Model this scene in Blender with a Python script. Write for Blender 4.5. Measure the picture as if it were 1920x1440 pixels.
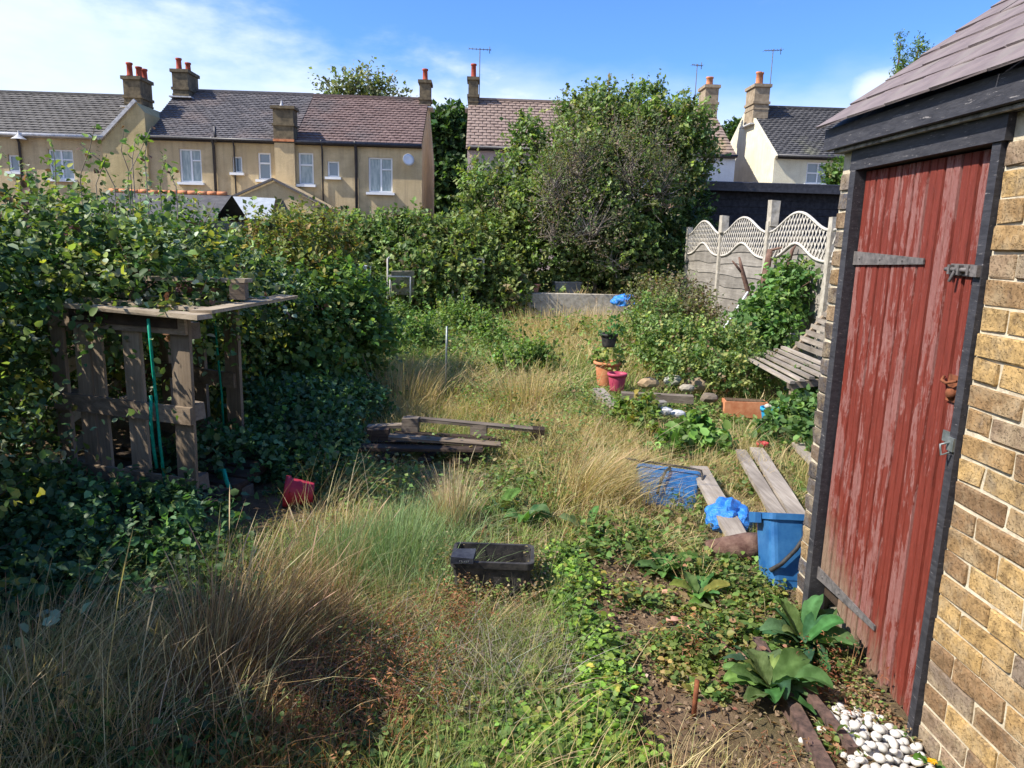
import bpy, bmesh, math, random
import numpy as np
from mathutils import Vector, Matrix, Euler
random.seed(7); rng = np.random.default_rng(7)
for o in list(bpy.data.objects): bpy.data.objects.remove(o)
scene = bpy.context.scene
COL = scene.collection
rad = math.radians

# ------------------------------------------------------------ camera
FPX, EYE = 1350.0, 1.6
def cam_axes(yaw=2.6, pitch=11.1, roll=1.5):
    y, p, r = rad(yaw), rad(pitch), rad(roll)
    f = Vector((math.sin(y)*math.cos(p), math.cos(y)*math.cos(p), -math.sin(p)))
    rt = Vector((math.cos(y), -math.sin(y), 0)); up = rt.cross(f)
    return math.cos(r)*rt + math.sin(r)*up, -math.sin(r)*rt + math.cos(r)*up, f
R_, U_, F_ = cam_axes()
cd = bpy.data.cameras.new("camera"); cam = bpy.data.objects.new("camera", cd); COL.objects.link(cam)
M = Matrix((R_, U_, -F_)).transposed().to_4x4(); M.translation = Vector((0, 0, EYE)); cam.matrix_world = M
cd.sensor_width = 36.0; cd.lens = FPX*36.0/1920.0; cd.clip_end = 5000; cd.clip_start = 0.02
scene.camera = cam

# ------------------------------------------------------------ light
SUN_AZ, SUN_EL = 13.0, 46.0       # azimuth: degrees from -X towards -Y
to_sun = Vector((-math.cos(rad(SUN_AZ))*math.cos(rad(SUN_EL)), -math.sin(rad(SUN_AZ))*math.cos(rad(SUN_EL)), math.sin(rad(SUN_EL))))
sd = bpy.data.lights.new("sun", 'SUN'); sd.energy = 4.6; sd.angle = rad(0.5); sd.color = (1.0, 0.93, 0.82)
sun = bpy.data.objects.new("sun", sd); COL.objects.link(sun); sun.rotation_euler = to_sun.to_track_quat('Z', 'Y').to_euler()
vs = scene.view_settings; vs.view_transform = 'Standard'; vs.look = 'None'; vs.gamma = 1.0; vs.exposure = 0.85; vs.use_curve_mapping = False
scene.render.engine = 'CYCLES'
cy = scene.cycles; cy.max_bounces = 6; cy.diffuse_bounces = 3; cy.glossy_bounces = 2; cy.transmission_bounces = 4; cy.transparent_max_bounces = 4
cy.use_denoising = True; cy.sample_clamp_indirect = 6.0

world = bpy.data.worlds.new("World"); scene.world = world; world.use_nodes = True
def build_sky():
    nt = world.node_tree; nt.nodes.clear(); N = nt.nodes.new; L = nt.links.new
    out = N('ShaderNodeOutputWorld'); bg = N('ShaderNodeBackground'); bg.inputs['Strength'].default_value = 0.12
    sky = N('ShaderNodeTexSky'); sky.sky_type = 'NISHITA'; sky.sun_disc = False
    sky.sun_elevation = rad(SUN_EL); sky.sun_rotation = math.atan2(to_sun.x, to_sun.y)
    sky.air_density = 1.0; sky.dust_density = 0.3; sky.ozone_density = 2.2
    tc = N('ShaderNodeTexCoord'); sep = N('ShaderNodeSeparateXYZ'); L(tc.outputs['Generated'], sep.inputs[0])
    def math_(op, a, b=None, c=None):
        n = N('ShaderNodeMath'); n.operation = op
        for i, v in enumerate((a, b, c)):
            if v is None: continue
            if isinstance(v, (int, float)): n.inputs[i].default_value = v
            else: L(v, n.inputs[i])
        return n.outputs[0]
    def smooth(v, a, b):
        n = N('ShaderNodeMapRange'); n.interpolation_type = 'SMOOTHSTEP'
        L(v, n.inputs['Value']); n.inputs['From Min'].default_value = a; n.inputs['From Max'].default_value = b
        return n.outputs[0]
    z = math_('MAXIMUM', sep.outputs[2], 0.02)
    az = math_('ARCTAN2', sep.outputs[0], sep.outputs[1])           # + to the right of +Y
    el = math_('ARCSINE', sep.outputs[2])
    def noise(vec, scale, det, rough=.55):
        n = N('ShaderNodeTexNoise'); n.inputs['Scale'].default_value = scale; n.inputs['Detail'].default_value = det
        n.inputs['Roughness'].default_value = rough
        L(vec, n.inputs['Vector']); return n.outputs['Fac']
    comb = N('ShaderNodeCombineXYZ'); L(az, comb.inputs[0]); L(math_('MULTIPLY', el, 2.4), comb.inputs[1])
    n1 = noise(comb.outputs[0], 3.2, 6); n2 = noise(comb.outputs[0], 9.0, 7, .6); n3 = noise(comb.outputs[0], 1.1, 2)
    # top of the cloud bank: high in the west, falling to the horizon haze in the east
    top = math_('ADD', 0.215, math_('MULTIPLY', az, -0.19))
    top = math_('ADD', top, math_('MULTIPLY', math_('SUBTRACT', n1, .5), .22))
    top = math_('ADD', top, math_('MULTIPLY', math_('SUBTRACT', n2, .5), .10))
    dlt = math_('SUBTRACT', top, el)
    bank = smooth(dlt, -0.02, 0.075)
    thick = math_('MULTIPLY', bank, math_('ADD', .30, math_('MULTIPLY', n1, 1.05)))
    wisp = math_('MULTIPLY', smooth(math_('ADD', math_('MULTIPLY', n1, .6), math_('MULTIPLY', n3, .5)), .60, .80), .55)
    # one small puff to the right
    dx = math_('DIVIDE', math_('SUBTRACT', az, 0.488), .040); dy = math_('DIVIDE', math_('SUBTRACT', el, 0.186), .024)
    d = math_('SQRT', math_('ADD', math_('MULTIPLY', dx, dx), math_('MULTIPLY', dy, dy)))
    puff = math_('MULTIPLY', smooth(math_('ADD', d, math_('MULTIPLY', n2, 1.0)), 1.75, .95), .9)
    haze = math_('MULTIPLY', smooth(math_('ADD', el, math_('MULTIPLY', n1, -.16)), .165, .05), .85)
    cover = math_('MINIMUM', math_('MAXIMUM', math_('MAXIMUM', math_('MAXIMUM', thick, wisp), puff), haze), .93)
    ccol = N('ShaderNodeMix'); ccol.data_type = 'RGBA'
    L(n2, ccol.inputs['Factor']); ccol.inputs['A'].default_value = (4.0, 4.7, 5.9, 1); ccol.inputs['B'].default_value = (5.6, 6.0, 6.7, 1)
    tint = N('ShaderNodeMix'); tint.data_type = 'RGBA'; tint.blend_type = 'MULTIPLY'; tint.inputs['Factor'].default_value = 1
    L(sky.outputs[0], tint.inputs['A']); tint.inputs['B'].default_value = (.47, .73, 1.14, 1)
    mix = N('ShaderNodeMix'); mix.data_type = 'RGBA'; L(cover, mix.inputs['Factor']); L(tint.outputs['Result'], mix.inputs['A']); L(ccol.outputs['Result'], mix.inputs['B'])
    L(mix.outputs['Result'], bg.inputs[0]); L(bg.outputs[0], out.inputs[0])
build_sky()

# ------------------------------------------------------------ surveying helpers (photo pixel -> point of the place)
CAMP = Vector((0, 0, EYE))
def ray(px, py): return R_*((px-960)/FPX) - U_*((py-720)/FPX) + F_
def G(px, py, z=0.0):
    d = ray(px, py); return CAMP + d*((z-EYE)/d.z)
def atY(px, py, Y):
    d = ray(px, py); return CAMP + d*(Y/d.y)
def atX(px, py, X):
    d = ray(px, py); return CAMP + d*(X/d.x)

# ------------------------------------------------------------ materials
MATS = {}
class NT:
    def __init__(s, name):
        s.m = bpy.data.materials.new(name); s.m.use_nodes = True; s.t = s.m.node_tree
        s.b = s.t.nodes['Principled BSDF']; s.out = s.t.nodes['Material Output']; MATS[name] = s.m
    def n(s, typ, **kw):
        x = s.t.nodes.new('ShaderNode'+typ)
        for k, v in kw.items(): setattr(x, k, v)
        return x
    def l(s, a, b): s.t.links.new(a, b)
    def noise(s, scale, detail=4, rough=.6, stretch=None, coord='Object', dist=0, rnd=False):
        tc = s.n('TexCoord'); v = tc.outputs[coord]
        if rnd or getattr(s, 'rnd', False):
            oi = s.n('ObjectInfo'); va = s.n('VectorMath', operation='MULTIPLY_ADD'); s.l(oi.outputs['Random'], va.inputs[0]); va.inputs[1].default_value = (31.7, 17.3, 9.1); s.l(v, va.inputs[2]); v = va.outputs[0]
        if stretch:
            mp = s.n('Mapping'); mp.inputs['Scale'].default_value = stretch; s.l(v, mp.inputs[0]); v = mp.outputs[0]
        x = s.n('TexNoise'); x.inputs['Scale'].default_value = scale; x.inputs['Detail'].default_value = detail; x.inputs['Roughness'].default_value = rough
        x.inputs['Distortion'].default_value = dist
        s.l(v, x.inputs['Vector']); return x.outputs['Fac']
    def ramp(s, fac, stops):
        r = s.n('ValToRGB'); e = r.color_ramp.elements
        while len(e) < len(stops): e.new(.5)
        for i, (p, c) in enumerate(stops):
            e[i].position = p; e[i].color = (c[0], c[1], c[2], 1) if not isinstance(c, (int, float)) else (c, c, c, 1)
        s.l(fac, r.inputs[0]); return r.outputs[0]
    def mix(s, fac, a, b, mode='MIX'):
        x = s.n('Mix', data_type='RGBA', blend_type=mode)
        for k, v in (('Factor', fac), ('A', a), ('B', b)):
            if isinstance(v, (int, float)): x.inputs[k].default_value = v
            elif isinstance(v, tuple): x.inputs[k].default_value = (*v, 1)
            else: s.l(v, x.inputs[k])
        return x.outputs['Result']
    def color(s, c):
        if isinstance(c, tuple): s.b.inputs['Base Color'].default_value = (*c, 1)
        else: s.l(c, s.b.inputs['Base Color'])
    def bump(s, h, strength=.4, dist=.01):
        x = s.n('Bump'); x.inputs['Strength'].default_value = strength; x.inputs['Distance'].default_value = dist
        s.l(h, x.inputs['Height']); s.l(x.outputs[0], s.b.inputs['Normal'])
    def rough(s, v, spec=.3): s.b.inputs['Roughness'].default_value = v; s.b.inputs['Specular IOR Level'].default_value = spec

def m_noise(name, c1, c2, scale=8, rough=.85, stretch=None, bump=.3, bd=.005, lo=.35, hi=.65, spec=.25, vary=0.0, fine=None, metal=0):
    m = NT(name); f = m.noise(scale, 5, .65, stretch); c = m.ramp(f, [(lo, c1), (hi, c2)])
    if vary:
        oi = m.n('ObjectInfo'); v = m.ramp(oi.outputs['Random'], [(0, 1-vary), (1, 1+vary*.0+0.0)])
        c = m.mix(1.0, c, v, 'MULTIPLY')
    m.color(c); m.rough(rough, spec); m.b.inputs['Metallic'].default_value = metal
    h = m.noise(fine or scale*4, 6, .7, stretch); m.bump(h, bump, bd); return m.m

def m_foliage(name, trans=.35, rough=.5, spec=.35):
    m = NT(name); a = m.n('Attribute', attribute_name='col'); m.color(a.outputs['Color']); m.rough(rough, spec)
    tr = m.n('BsdfTranslucent'); mul = m.mix(1.0, a.outputs['Color'], (1.25, 1.35, .55), 'MULTIPLY'); m.l(mul, tr.inputs[0])
    ms = m.n('MixShader'); ms.inputs[0].default_value = trans; m.l(m.b.outputs[0], ms.inputs[1]); m.l(tr.outputs[0], ms.inputs[2]); m.l(ms.outputs[0], m.out.inputs[0]); return m.m
LEAF = m_foliage('leaf', .38, .5, .3); BROAD = m_foliage('broad_leaf', .28, .75, .12)
def _vein():
    t = BROAD.node_tree; tc = t.nodes.new('ShaderNodeTexCoord'); n = t.nodes.new('ShaderNodeTexNoise'); n.inputs['Scale'].default_value = 55; n.inputs['Detail'].default_value = 5; t.links.new(tc.outputs['Object'], n.inputs[0]); b = t.nodes.new('ShaderNodeBump'); b.inputs['Strength'].default_value = .8; b.inputs['Distance'].default_value = .004; t.links.new(n.outputs['Fac'], b.inputs['Height']); t.links.new(b.outputs[0], t.nodes['Principled BSDF'].inputs['Normal'])
    n2 = t.nodes.new('ShaderNodeTexNoise'); n2.inputs['Scale'].default_value = 22; n2.inputs['Detail'].default_value = 6; t.links.new(tc.outputs['Object'], n2.inputs[0]); r = t.nodes.new('ShaderNodeValToRGB'); r.color_ramp.elements[0].position = .38; r.color_ramp.elements[0].color = (.55, .6, .5, 1); r.color_ramp.elements[1].position = .6; r.color_ramp.elements[1].color = (1, 1, 1, 1); t.links.new(n2.outputs['Fac'], r.inputs[0]); m = t.nodes.new('ShaderNodeMix'); m.data_type = 'RGBA'; m.blend_type = 'MULTIPLY'; m.inputs['Factor'].default_value = 1; a = [x for x in t.nodes if x.type == 'ATTRIBUTE'][0]; t.links.new(a.outputs['Color'], m.inputs['A']); t.links.new(r.outputs[0], m.inputs['B']); t.links.new(m.outputs['Result'], t.nodes['Principled BSDF'].inputs['Base Color'])
_vein()
BLADE = m_foliage('grass_blade', .3, .6, .2)

def m_wood(name, c1, c2, axis, rough=.85, vary=.35, bump=.6):
    st = {'x': (1.5, 26, 26), 'y': (26, 1.5, 26), 'z': (26, 26, 1.5)}[axis]
    m = NT(name); m.rnd = True; f = m.noise(1.6, 6, .7, st, dist=.6); big = m.noise(3.5, 3, .6)
    c = m.ramp(f, [(.3, c1), (.7, c2)]); c = m.mix(m.ramp(big, [(.35, 0.0), (.7, .55)]), c, tuple(x*.55 for x in c1))
    oi = m.n('ObjectInfo'); v = m.ramp(oi.outputs['Random'], [(0, 1-vary), (1, 1.0)]); c = m.mix(1.0, c, v, 'MULTIPLY')
    m.color(c); m.rough(rough, .2); m.bump(f, bump, .004); return m.m
WOOD_X = m_wood('weathered_wood_x', (.16, .125, .095), (.36, .30, .235), 'x')
WOOD_Y = m_wood('weathered_wood_y', (.16, .125, .095), (.36, .30, .235), 'y')
WOOD_Z = m_wood('pallet_wood_z', (.24, .18, .12), (.46, .36, .26), 'z')
PALX = m_wood('pallet_wood_x', (.17, .125, .085), (.40, .31, .22), 'x')
SILV = m_wood('silvered_plank', (.25, .21, .17), (.50, .44, .37), 'y')
SILVX = m_wood('silvered_board', (.21, .19, .165), (.40, .37, .325), 'y', vary=.25)
DARKW = m_wood('dark_old_wood', (.045, .03, .022), (.12, .085, .06), 'x')
CONC = m_noise('old_concrete', (.30, .27, .22), (.50, .46, .39), 14, .9, bump=.5)
CONCD = m_noise('mossy_concrete', (.12, .11, .08), (.28, .25, .19), 9, .9, bump=.6)
MORTAR = m_noise('lime_mortar', (.42, .36, .26), (.62, .56, .43), 22, .95, bump=.8, bd=.006)
WHITE = m_noise('white_upvc', (.72, .74, .76), (.80, .81, .82), 3, .4, bump=.02)
BLACKP = m_noise('black_gutter_paint', (.018, .018, .022), (.045, .045, .055), 18, .45, bump=.3, spec=.4)
LEAD = m_noise('lead_flashing', (.35, .35, .36), (.6, .6, .6), 10, .6)
TERRA = m_noise('terracotta', (.44, .15, .065), (.58, .26, .13), 12, .85, bump=.1)
POTRED = m_noise('chimney_pot_clay', (.26, .045, .025), (.42, .09, .05), 6, .8)
BLUE = m_noise('blue_plastic', (.012, .09, .26), (.04, .16, .36), 9, .5, bump=.15, spec=.4)
BLUEBAG = m_noise('blue_polythene', (.015, .16, .58), (.05, .27, .75), 14, .35, bump=.6, bd=.02, spec=.5)
BLACKPL = m_noise('black_plastic', (.012, .012, .014), (.065, .06, .055), 18, .65, bump=.2, spec=.25)
PINK = m_noise('pink_plastic', (.36, .045, .09), (.48, .08, .14), 8, .5, bump=.05)
REDPL = m_noise('dull_red_plastic', (.34, .02, .035), (.45, .04, .06), 8, .45, bump=.05)
TWINE = m_noise('green_twine', (.0, .22, .14), (.01, .34, .23), 40, .6)
RUST = m_noise('rusty_iron', (.10, .035, .018), (.26, .09, .04), 30, .85)
STEEL = m_noise('galvanised_steel', (.16, .19, .19), (.30, .33, .33), 30, .5, metal=.6)
IRON = m_noise('old_grey_iron', (.07, .065, .065), (.17, .155, .15), 40, .7, bump=.4)
BARK = m_noise('bark', (.055, .04, .03), (.14, .11, .08), 14, .95, bump=.8)
BARKG = m_noise('grey_twig_bark', (.16, .13, .11), (.30, .26, .22), 10, .95)
BARKR = m_noise('reddish_dead_branch', (.085, .042, .033), (.20, .125, .095), 16, .95, bump=1.0)
PEB = m_noise('white_quartz', (.48, .45, .39), (.78, .76, .72), 30, .65, bump=.3, bd=.003, vary=.3)
def m_glass():
    m = NT('window_glass'); m.color((.10, .14, .18)); m.rough(.08, .9); m.b.inputs['Coat Weight'].default_value = .6; return m.m
GLASS = m_glass()
def m_net():
    m = NT('pane_with_curtain'); f = m.noise(5, 3, .5, (3, 1, .6)); m.color(m.ramp(f, [(.4, (.20, .26, .27)), (.65, (.36, .42, .42))])); m.rough(.15, .7); return m.m
GLASSC = m_net()
def m_brick(name, stops, dark=.3):
    m = NT(name); m.rnd = True; oi = m.n('ObjectInfo'); c = m.ramp(oi.outputs['Random'], stops)
    f = m.noise(20, 7, .75); c = m.mix(m.ramp(f, [(.36, .75), (.56, 0.0)]), c, (.13, .085, .045))
    g = m.noise(8, 5, .7); c = m.mix(m.ramp(g, [(.48, 0.0), (.72, .6)]), c, (.55, .44, .28))
    k = m.noise(11, 4, .7); c = m.mix(m.ramp(k, [(.55, 0.0), (.75, .5)]), c, (.17, .15, .13))
    p = m.noise(120, 3, .6); c = m.mix(m.ramp(p, [(.30, .6), (.40, 0.0)]), c, (.08, .055, .03))
    m.color(c); m.rough(.95, .12)
    h = m.n('Math', operation='ADD'); m.l(m.noise(34, 7, .8), h.inputs[0]); m.l(m.ramp(m.noise(110, 3, .6), [(.32, 0.0), (.45, .5)]), h.inputs[1])
    m.bump(h.outputs[0], 1.0, .009); return m.m
BRICK = m_brick('yellow_stock_brick', [(0, (.24, .15, .085)), (.15, (.36, .225, .115)), (.4, (.49, .32, .135)), (.55, (.60, .40, .17)), (.7, (.44, .30, .14)), (.85, (.34, .24, .16)), (1, (.25, .205, .165))])
BRICKD = m_brick('sooty_grey_brick', [(0, (.07, .065, .07)), (.35, (.15, .13, .12)), (.55, (.10, .105, .13)), (.75, (.36, .22, .09)), (1, (.20, .20, .21))])
def m_door():
    m = NT('peeling_red_paint'); m.rnd = True
    st = m.noise(2.0, 8, .78, (12, 12, 2.0), 'Object', .5); st2 = m.noise(5.0, 7, .78, (24, 24, 1.6), 'Object', 1.2); pt = m.noise(2.4, 5, .7, (2, 2, 1.1)); fine = m.noise(9, 8, .85, (14, 14, 4.0), 'Object', .6)
    oi = m.n('ObjectInfo')
    red = m.ramp(st2, [(.3, (.085, .016, .010)), (.55, (.19, .032, .020)), (.8, (.26, .075, .052))])
    worn = m.ramp(fine, [(.3, (.19, .06, .052)), (.55, (.31, .165, .15)), (.75, (.44, .34, .31))])
    q = m.n('Math', operation='MULTIPLY_ADD'); m.l(oi.outputs['Random'], q.inputs[0]); q.inputs[1].default_value = .22; q.inputs[2].default_value = -.11
    mm = m.n('Math', operation='ADD'); m.l(st, mm.inputs[0]); m.l(q.outputs[0], mm.inputs[1])
    mm2 = m.n('Math', operation='MULTIPLY_ADD'); m.l(pt, mm2.inputs[0]); mm2.inputs[1].default_value = .55; m.l(mm.outputs[0], mm2.inputs[2])
    m3 = m.n('Math', operation='MULTIPLY_ADD'); m.l(fine, m3.inputs[0]); m3.inputs[1].default_value = .30; m.l(mm2.outputs[0], m3.inputs[2])
    c = m.mix(m.ramp(m3.outputs[0], [(.985, 0.0), (1.05, .6)]), red, worn)
    c = m.mix(m.ramp(fine, [(.66, 0.0), (.72, .55)]), c, (.52, .44, .40))
    tc = m.n('TexCoord'); sp = m.n('SeparateXYZ'); m.l(tc.outputs['Object'], sp.inputs[0])
    h = m.n('Math', operation='MULTIPLY_ADD'); m.l(st, h.inputs[0]); h.inputs[1].default_value = 1.0; m.l(sp.outputs[2], h.inputs[2])
    h2 = m.n('Math', operation='MULTIPLY_ADD'); m.l(sp.outputs[1], h2.inputs[0]); h2.inputs[1].default_value = -.75; m.l(h.outputs[0], h2.inputs[2])
    wood = m.ramp(fine, [(.3, (.11, .07, .045)), (.7, (.34, .25, .18))])
    c = m.mix(m.ramp(h2.outputs[0], [(.55, .92), (.80, 0.0)]), c, wood)
    c = m.mix(m.ramp(fine, [(.27, .7), (.34, 0.0)]), c, (.05, .02, .015))
    m.color(c); m.rough(.62, .3); m.bump(fine, .8, .004); return m.m
DOOR = m_door()
def m_blackwood():
    m = NT('flaking_black_paint'); a = m.noise(9, 7, .75, (3, 1.2, 6)); b = m.noise(2.2, 3, .5)
    c = m.ramp(a, [(.3, (.015, .015, .02)), (.62, (.05, .05, .058))]); f = m.noise(16, 7, .8, (5, 1.0, 8))
    c = m.mix(m.ramp(f, [(.60, 0.0), (.66, .75)]), c, (.40, .37, .36)); c = m.mix(m.ramp(b, [(.6, 0.0), (.75, .25)]), c, (.22, .20, .18))
    m.color(c); m.rough(.6, .35); m.bump(a, .6, .004); return m.m
BLACKW = m_blackwood()
def m_dash(name, c1, c2, streak):
    m = NT(name); f = m.noise(1.0, 5, .6); g = m.noise(30, 4, .8); c = m.ramp(f, [(.35, c1), (.65, c2)])
    c = m.mix(m.ramp(g, [(.35, .35), (.6, 0.0)]), c, tuple(x*.5 for x in c1)); s = m.noise(1.4, 6, .65, (4, 4, .30)); c = m.mix(m.ramp(s, [(.46, 0.0), (.66, .75)]), c, streak); s2 = m.noise(.55, 5, .7, (1, 1, 1.6)); c = m.mix(m.ramp(s2, [(.5, 0.0), (.62, .35)]), c, tuple(min(1, x*1.25) for x in c2))
    m.color(c); m.rough(.95, .1); m.bump(g, .9, .02); return m.m
DASH = m_dash('tan_pebbledash', (.50, .39, .225), (.61, .49, .30), (.37, .285, .18))
OCHRE = m_dash('ochre_render', (.46, .37, .19), (.55, .45, .25), (.33, .27, .15))
CREAM = m_dash('cream_render', (.70, .65, .48), (.76, .72, .56), (.60, .55, .40))
PINKR = m_dash('pinkish_render', (.46, .36, .33), (.53, .43, .40), (.38, .30, .28))
PALEW = m_dash('pale_blue_render', (.62, .66, .70), (.70, .73, .76), (.52, .56, .60))
CHIM = m_noise('chimney_brick', (.085, .07, .048), (.20, .16, .10), 6, .95, bump=.6, fine=30)
CHIML = m_noise('pale_chimney_brick', (.22, .17, .115), (.38, .31, .22), 6, .95, bump=.6, fine=30)
def m_roof(name, c1, c2, patch=None, ps=0.6, plo=.5, phi=.7):
    m = NT(name); f = m.noise(7, 4, .7); c = m.ramp(f, [(.3, c1), (.7, c2)])
    if patch: c = m.mix(m.ramp(m.noise(ps, 4, .6), [(plo, 0.0), (phi, .7)]), c, patch)
    m.color(c); m.rough(.85, .25); m.bump(m.noise(18, 4, .7), .4, .01); return m.m
SLATE = m_roof('grey_slate', (.10, .095, .10), (.17, .16, .165), (.215, .17, .155))
SLATE2 = m_roof('brown_grey_tile', (.105, .098, .09), (.175, .165, .15), (.13, .12, .11))
REDTILE = m_roof('red_brown_tile', (.125, .085, .078), (.215, .15, .135), (.11, .10, .10))
PALETILE = m_roof('lichened_tile', (.21, .15, .125), (.30, .23, .19), (.36, .27, .10), .35, .55, .75)
DARKSL = m_roof('dark_slate_mossy', (.06, .06, .065), (.12, .115, .115), (.26, .26, .16), .45, .55, .72)
SHEDSL = m_roof('mauve_slate', (.13, .105, .108), (.225, .182, .18), (.20, .19, .165), 2.5)
FELT = m_roof('grey_felt', (.26, .29, .32), (.38, .41, .44))
SHEDBL = m_noise('dark_creosoted_board', (.010, .012, .018), (.035, .038, .05), 12, .7, bump=.4)
def m_soil():
    m = NT('soil_and_litter'); f = m.noise(1.6, 6, .65, coord='Generated'); tc = m.n('TexCoord')
    a = m.noise(3.2, 8, .7); b = m.noise(40, 5, .8); c = m.ramp(a, [(.3, (.07, .045, .027)), (.5, (.155, .105, .065)), (.7, (.23, .165, .105))])
    c = m.mix(m.ramp(b, [(.5, 0.0), (.75, .6)]), c, (.28, .20, .12)); g = m.noise(1.1, 5, .6); c = m.mix(m.ramp(g, [(.5, 0.0), (.62, .5)]), c, (.09, .10, .04))
    m.color(c); m.rough(.97, .1); m.bump(b, 1.0, .02); return m.m
SOIL = m_soil()

# ------------------------------------------------------------ mesh helpers
def link(name, me, mat, parent=None):
    if mat and not me.materials: me.materials.append(mat)
    o = bpy.data.objects.new(name, me); COL.objects.link(o)
    if parent is not None: o.parent = parent
    return o
class MB:
    def __init__(s): s.v = []; s.f = []; s.sm = []
    def add(s, vs, fs, smooth=False):
        k = len(s.v); s.v += [tuple(p) for p in vs]; s.f += [tuple(i+k for i in f) for f in fs]; s.sm += [smooth]*len(fs)
    def box(s, c, size, rot=None, jit=0, taper=1.0):
        hx, hy, hz = size[0]/2, size[1]/2, size[2]/2; c = Vector(c); vs = []
        Rm = rot if isinstance(rot, Matrix) else (Euler(rot).to_matrix() if rot else Matrix.Identity(3))
        for z in (-hz, hz):
            t = taper if z > 0 else 1.0
            for x, y in ((-hx, -hy), (hx, -hy), (hx, hy), (-hx, hy)):
                p = Vector((x*t, y*t, z))
                if jit: p += Vector([random.uniform(-jit, jit) for _ in range(3)])
                vs.append(c + Rm @ p)
        s.add(vs, [(3, 2, 1, 0), (4, 5, 6, 7), (0, 1, 5, 4), (1, 2, 6, 5), (2, 3, 7, 6), (3, 0, 4, 7)]); return s
    def bar(s, a, b, w, t, up=(0, 0, 1), jit=0):      # w across, t along up
        a, b = Vector(a), Vector(b); d = (b-a); L = d.length; d.normalize(); up = Vector(up)
        sx = d.cross(up).normalized(); u2 = sx.cross(d).normalized(); Rm = Matrix((d, sx, u2)).transposed()
        return s.box((a+b)/2, (L, w, t), Rm, jit)
    def tube(s, pts, r, n=6, cap=True):
        pts = [Vector(p) for p in pts]; rs = r if isinstance(r, (list, tuple)) else [r]*len(pts); vs = []; fs = []
        prev = None
        for i, p in enumerate(pts):
            d = (pts[min(i+1, len(pts)-1)]-pts[max(i-1, 0)]).normalized()
            ref = Vector((0, 0, 1)) if abs(d.z) < .9 else Vector((1, 0, 0))
            if prev is not None and (prev - d*prev.dot(d)).length > .1: sx = (prev - d*prev.dot(d)).normalized()
            else: sx = d.cross(ref).normalized()
            prev = sx; sy = d.cross(sx)
            for k in range(n):
                a = 2*math.pi*k/n; vs.append(p + (sx*math.cos(a)+sy*math.sin(a))*rs[i])
        for i in range(len(pts)-1):
            for k in range(n):
                a = i*n+k; b = i*n+(k+1) % n; fs.append((a, b, b+n, a+n))
        if cap: fs.append(tuple(range(n-1, -1, -1))); fs.append(tuple((len(pts)-1)*n+k for k in range(n)))
        s.add(vs, fs, True); return s
    def lathe(s, c, prof, n=20, axis=None):           # prof: (r, z)
        c = Vector(c); Rm = axis if axis is not None else Matrix.Identity(3); vs = []; fs = []
        for r, z in prof:
            for k in range(n):
                a = 2*math.pi*k/n; vs.append(c + Rm @ Vector((r*math.cos(a), r*math.sin(a), z)))
        for i in range(len(prof)-1):
            for k in range(n):
                a = i*n+k; b = i*n+(k+1) % n; fs.append((a, b, b+n, a+n))
        s.add(vs, fs, True); return s
    def quad(s, *p): s.add(p, [tuple(range(len(p)))]); return s
    def build(s, name, mat, parent=None, bevel=0):
        me = bpy.data.meshes.new(name); off = parent_loc(parent)
        me.from_pydata([(x-off.x, y-off.y, z-off.z) for x, y, z in s.v], [], s.f)
        me.polygons.foreach_set('use_smooth', s.sm); me.update()
        if bevel:
            bm = bmesh.new(); bm.from_mesh(me); bmesh.ops.bevel(bm, geom=bm.edges[:], offset=bevel, segments=1, affect='EDGES'); bm.to_mesh(me); bm.free()
        return link(name, me, mat, parent)
def parent_loc(p):
    v = Vector((0, 0, 0))
    while p is not None: v = v + Vector(p.location); p = p.parent
    return v
def tag(o, label=None, cat=None, group=None, kind=None):
    if label: o['label'] = label
    if cat: o['category'] = cat
    if group: o['group'] = group
    if kind: o['kind'] = kind
    return o
def thing(name, label, cat, loc=(0, 0, 0), group=None):
    o = bpy.data.objects.new(name, None); o.location = loc; o.empty_display_size = .1; COL.objects.link(o); return tag(o, label, cat, group)
def structure(o): o['kind'] = 'structure'; return o
def stuff(o, label=None, cat=None): return tag(o, label, cat, kind='stuff')

def np_mesh(name, V, faces, cols, mat, parent=None):
    """V (N,3); faces (M,3) int; cols (N,3)"""
    me = bpy.data.meshes.new(name); V = np.asarray(V, np.float32).copy(); faces = np.asarray(faces, np.int32)
    off = parent_loc(parent); V -= np.array(off, np.float32)
    me.vertices.add(len(V)); me.vertices.foreach_set('co', V.ravel())
    me.loops.add(faces.size); me.loops.foreach_set('vertex_index', faces.ravel())
    me.polygons.add(len(faces)); me.polygons.foreach_set('loop_start', np.arange(0, faces.size, 3, dtype=np.int32)); me.polygons.foreach_set('loop_total', np.full(len(faces), 3, np.int32))
    me.update(calc_edges=True)
    a = me.color_attributes.new('col', 'FLOAT_COLOR', 'POINT'); c4 = np.ones((len(V), 4), np.float32); c4[:, :3] = np.clip(cols, 0, 1); a.data.foreach_set('color', c4.ravel())
    me.materials.append(mat)
    return link(name, me, None, parent)
def unit(a): return a/np.maximum(np.linalg.norm(a, axis=-1, keepdims=True), 1e-6)
T2V = np.array([(0, 0, 0), (.42, .36, .10), (1, 0, -.10), (.42, -.36, .10)]); T2F = np.array([(0, 3, 2), (0, 2, 1)])
T6V = np.array([(0, 0, 0), (.22, .34, .07), (.65, .33, .05), (1, 0, -.14), (.65, -.33, .05), (.22, -.34, .07), (.5, 0, -.04)])
T6F = np.array([(0, 5, 6), (5, 4, 6), (4, 3, 6), (3, 2, 6), (2, 1, 6), (1, 0, 6)])
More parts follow.
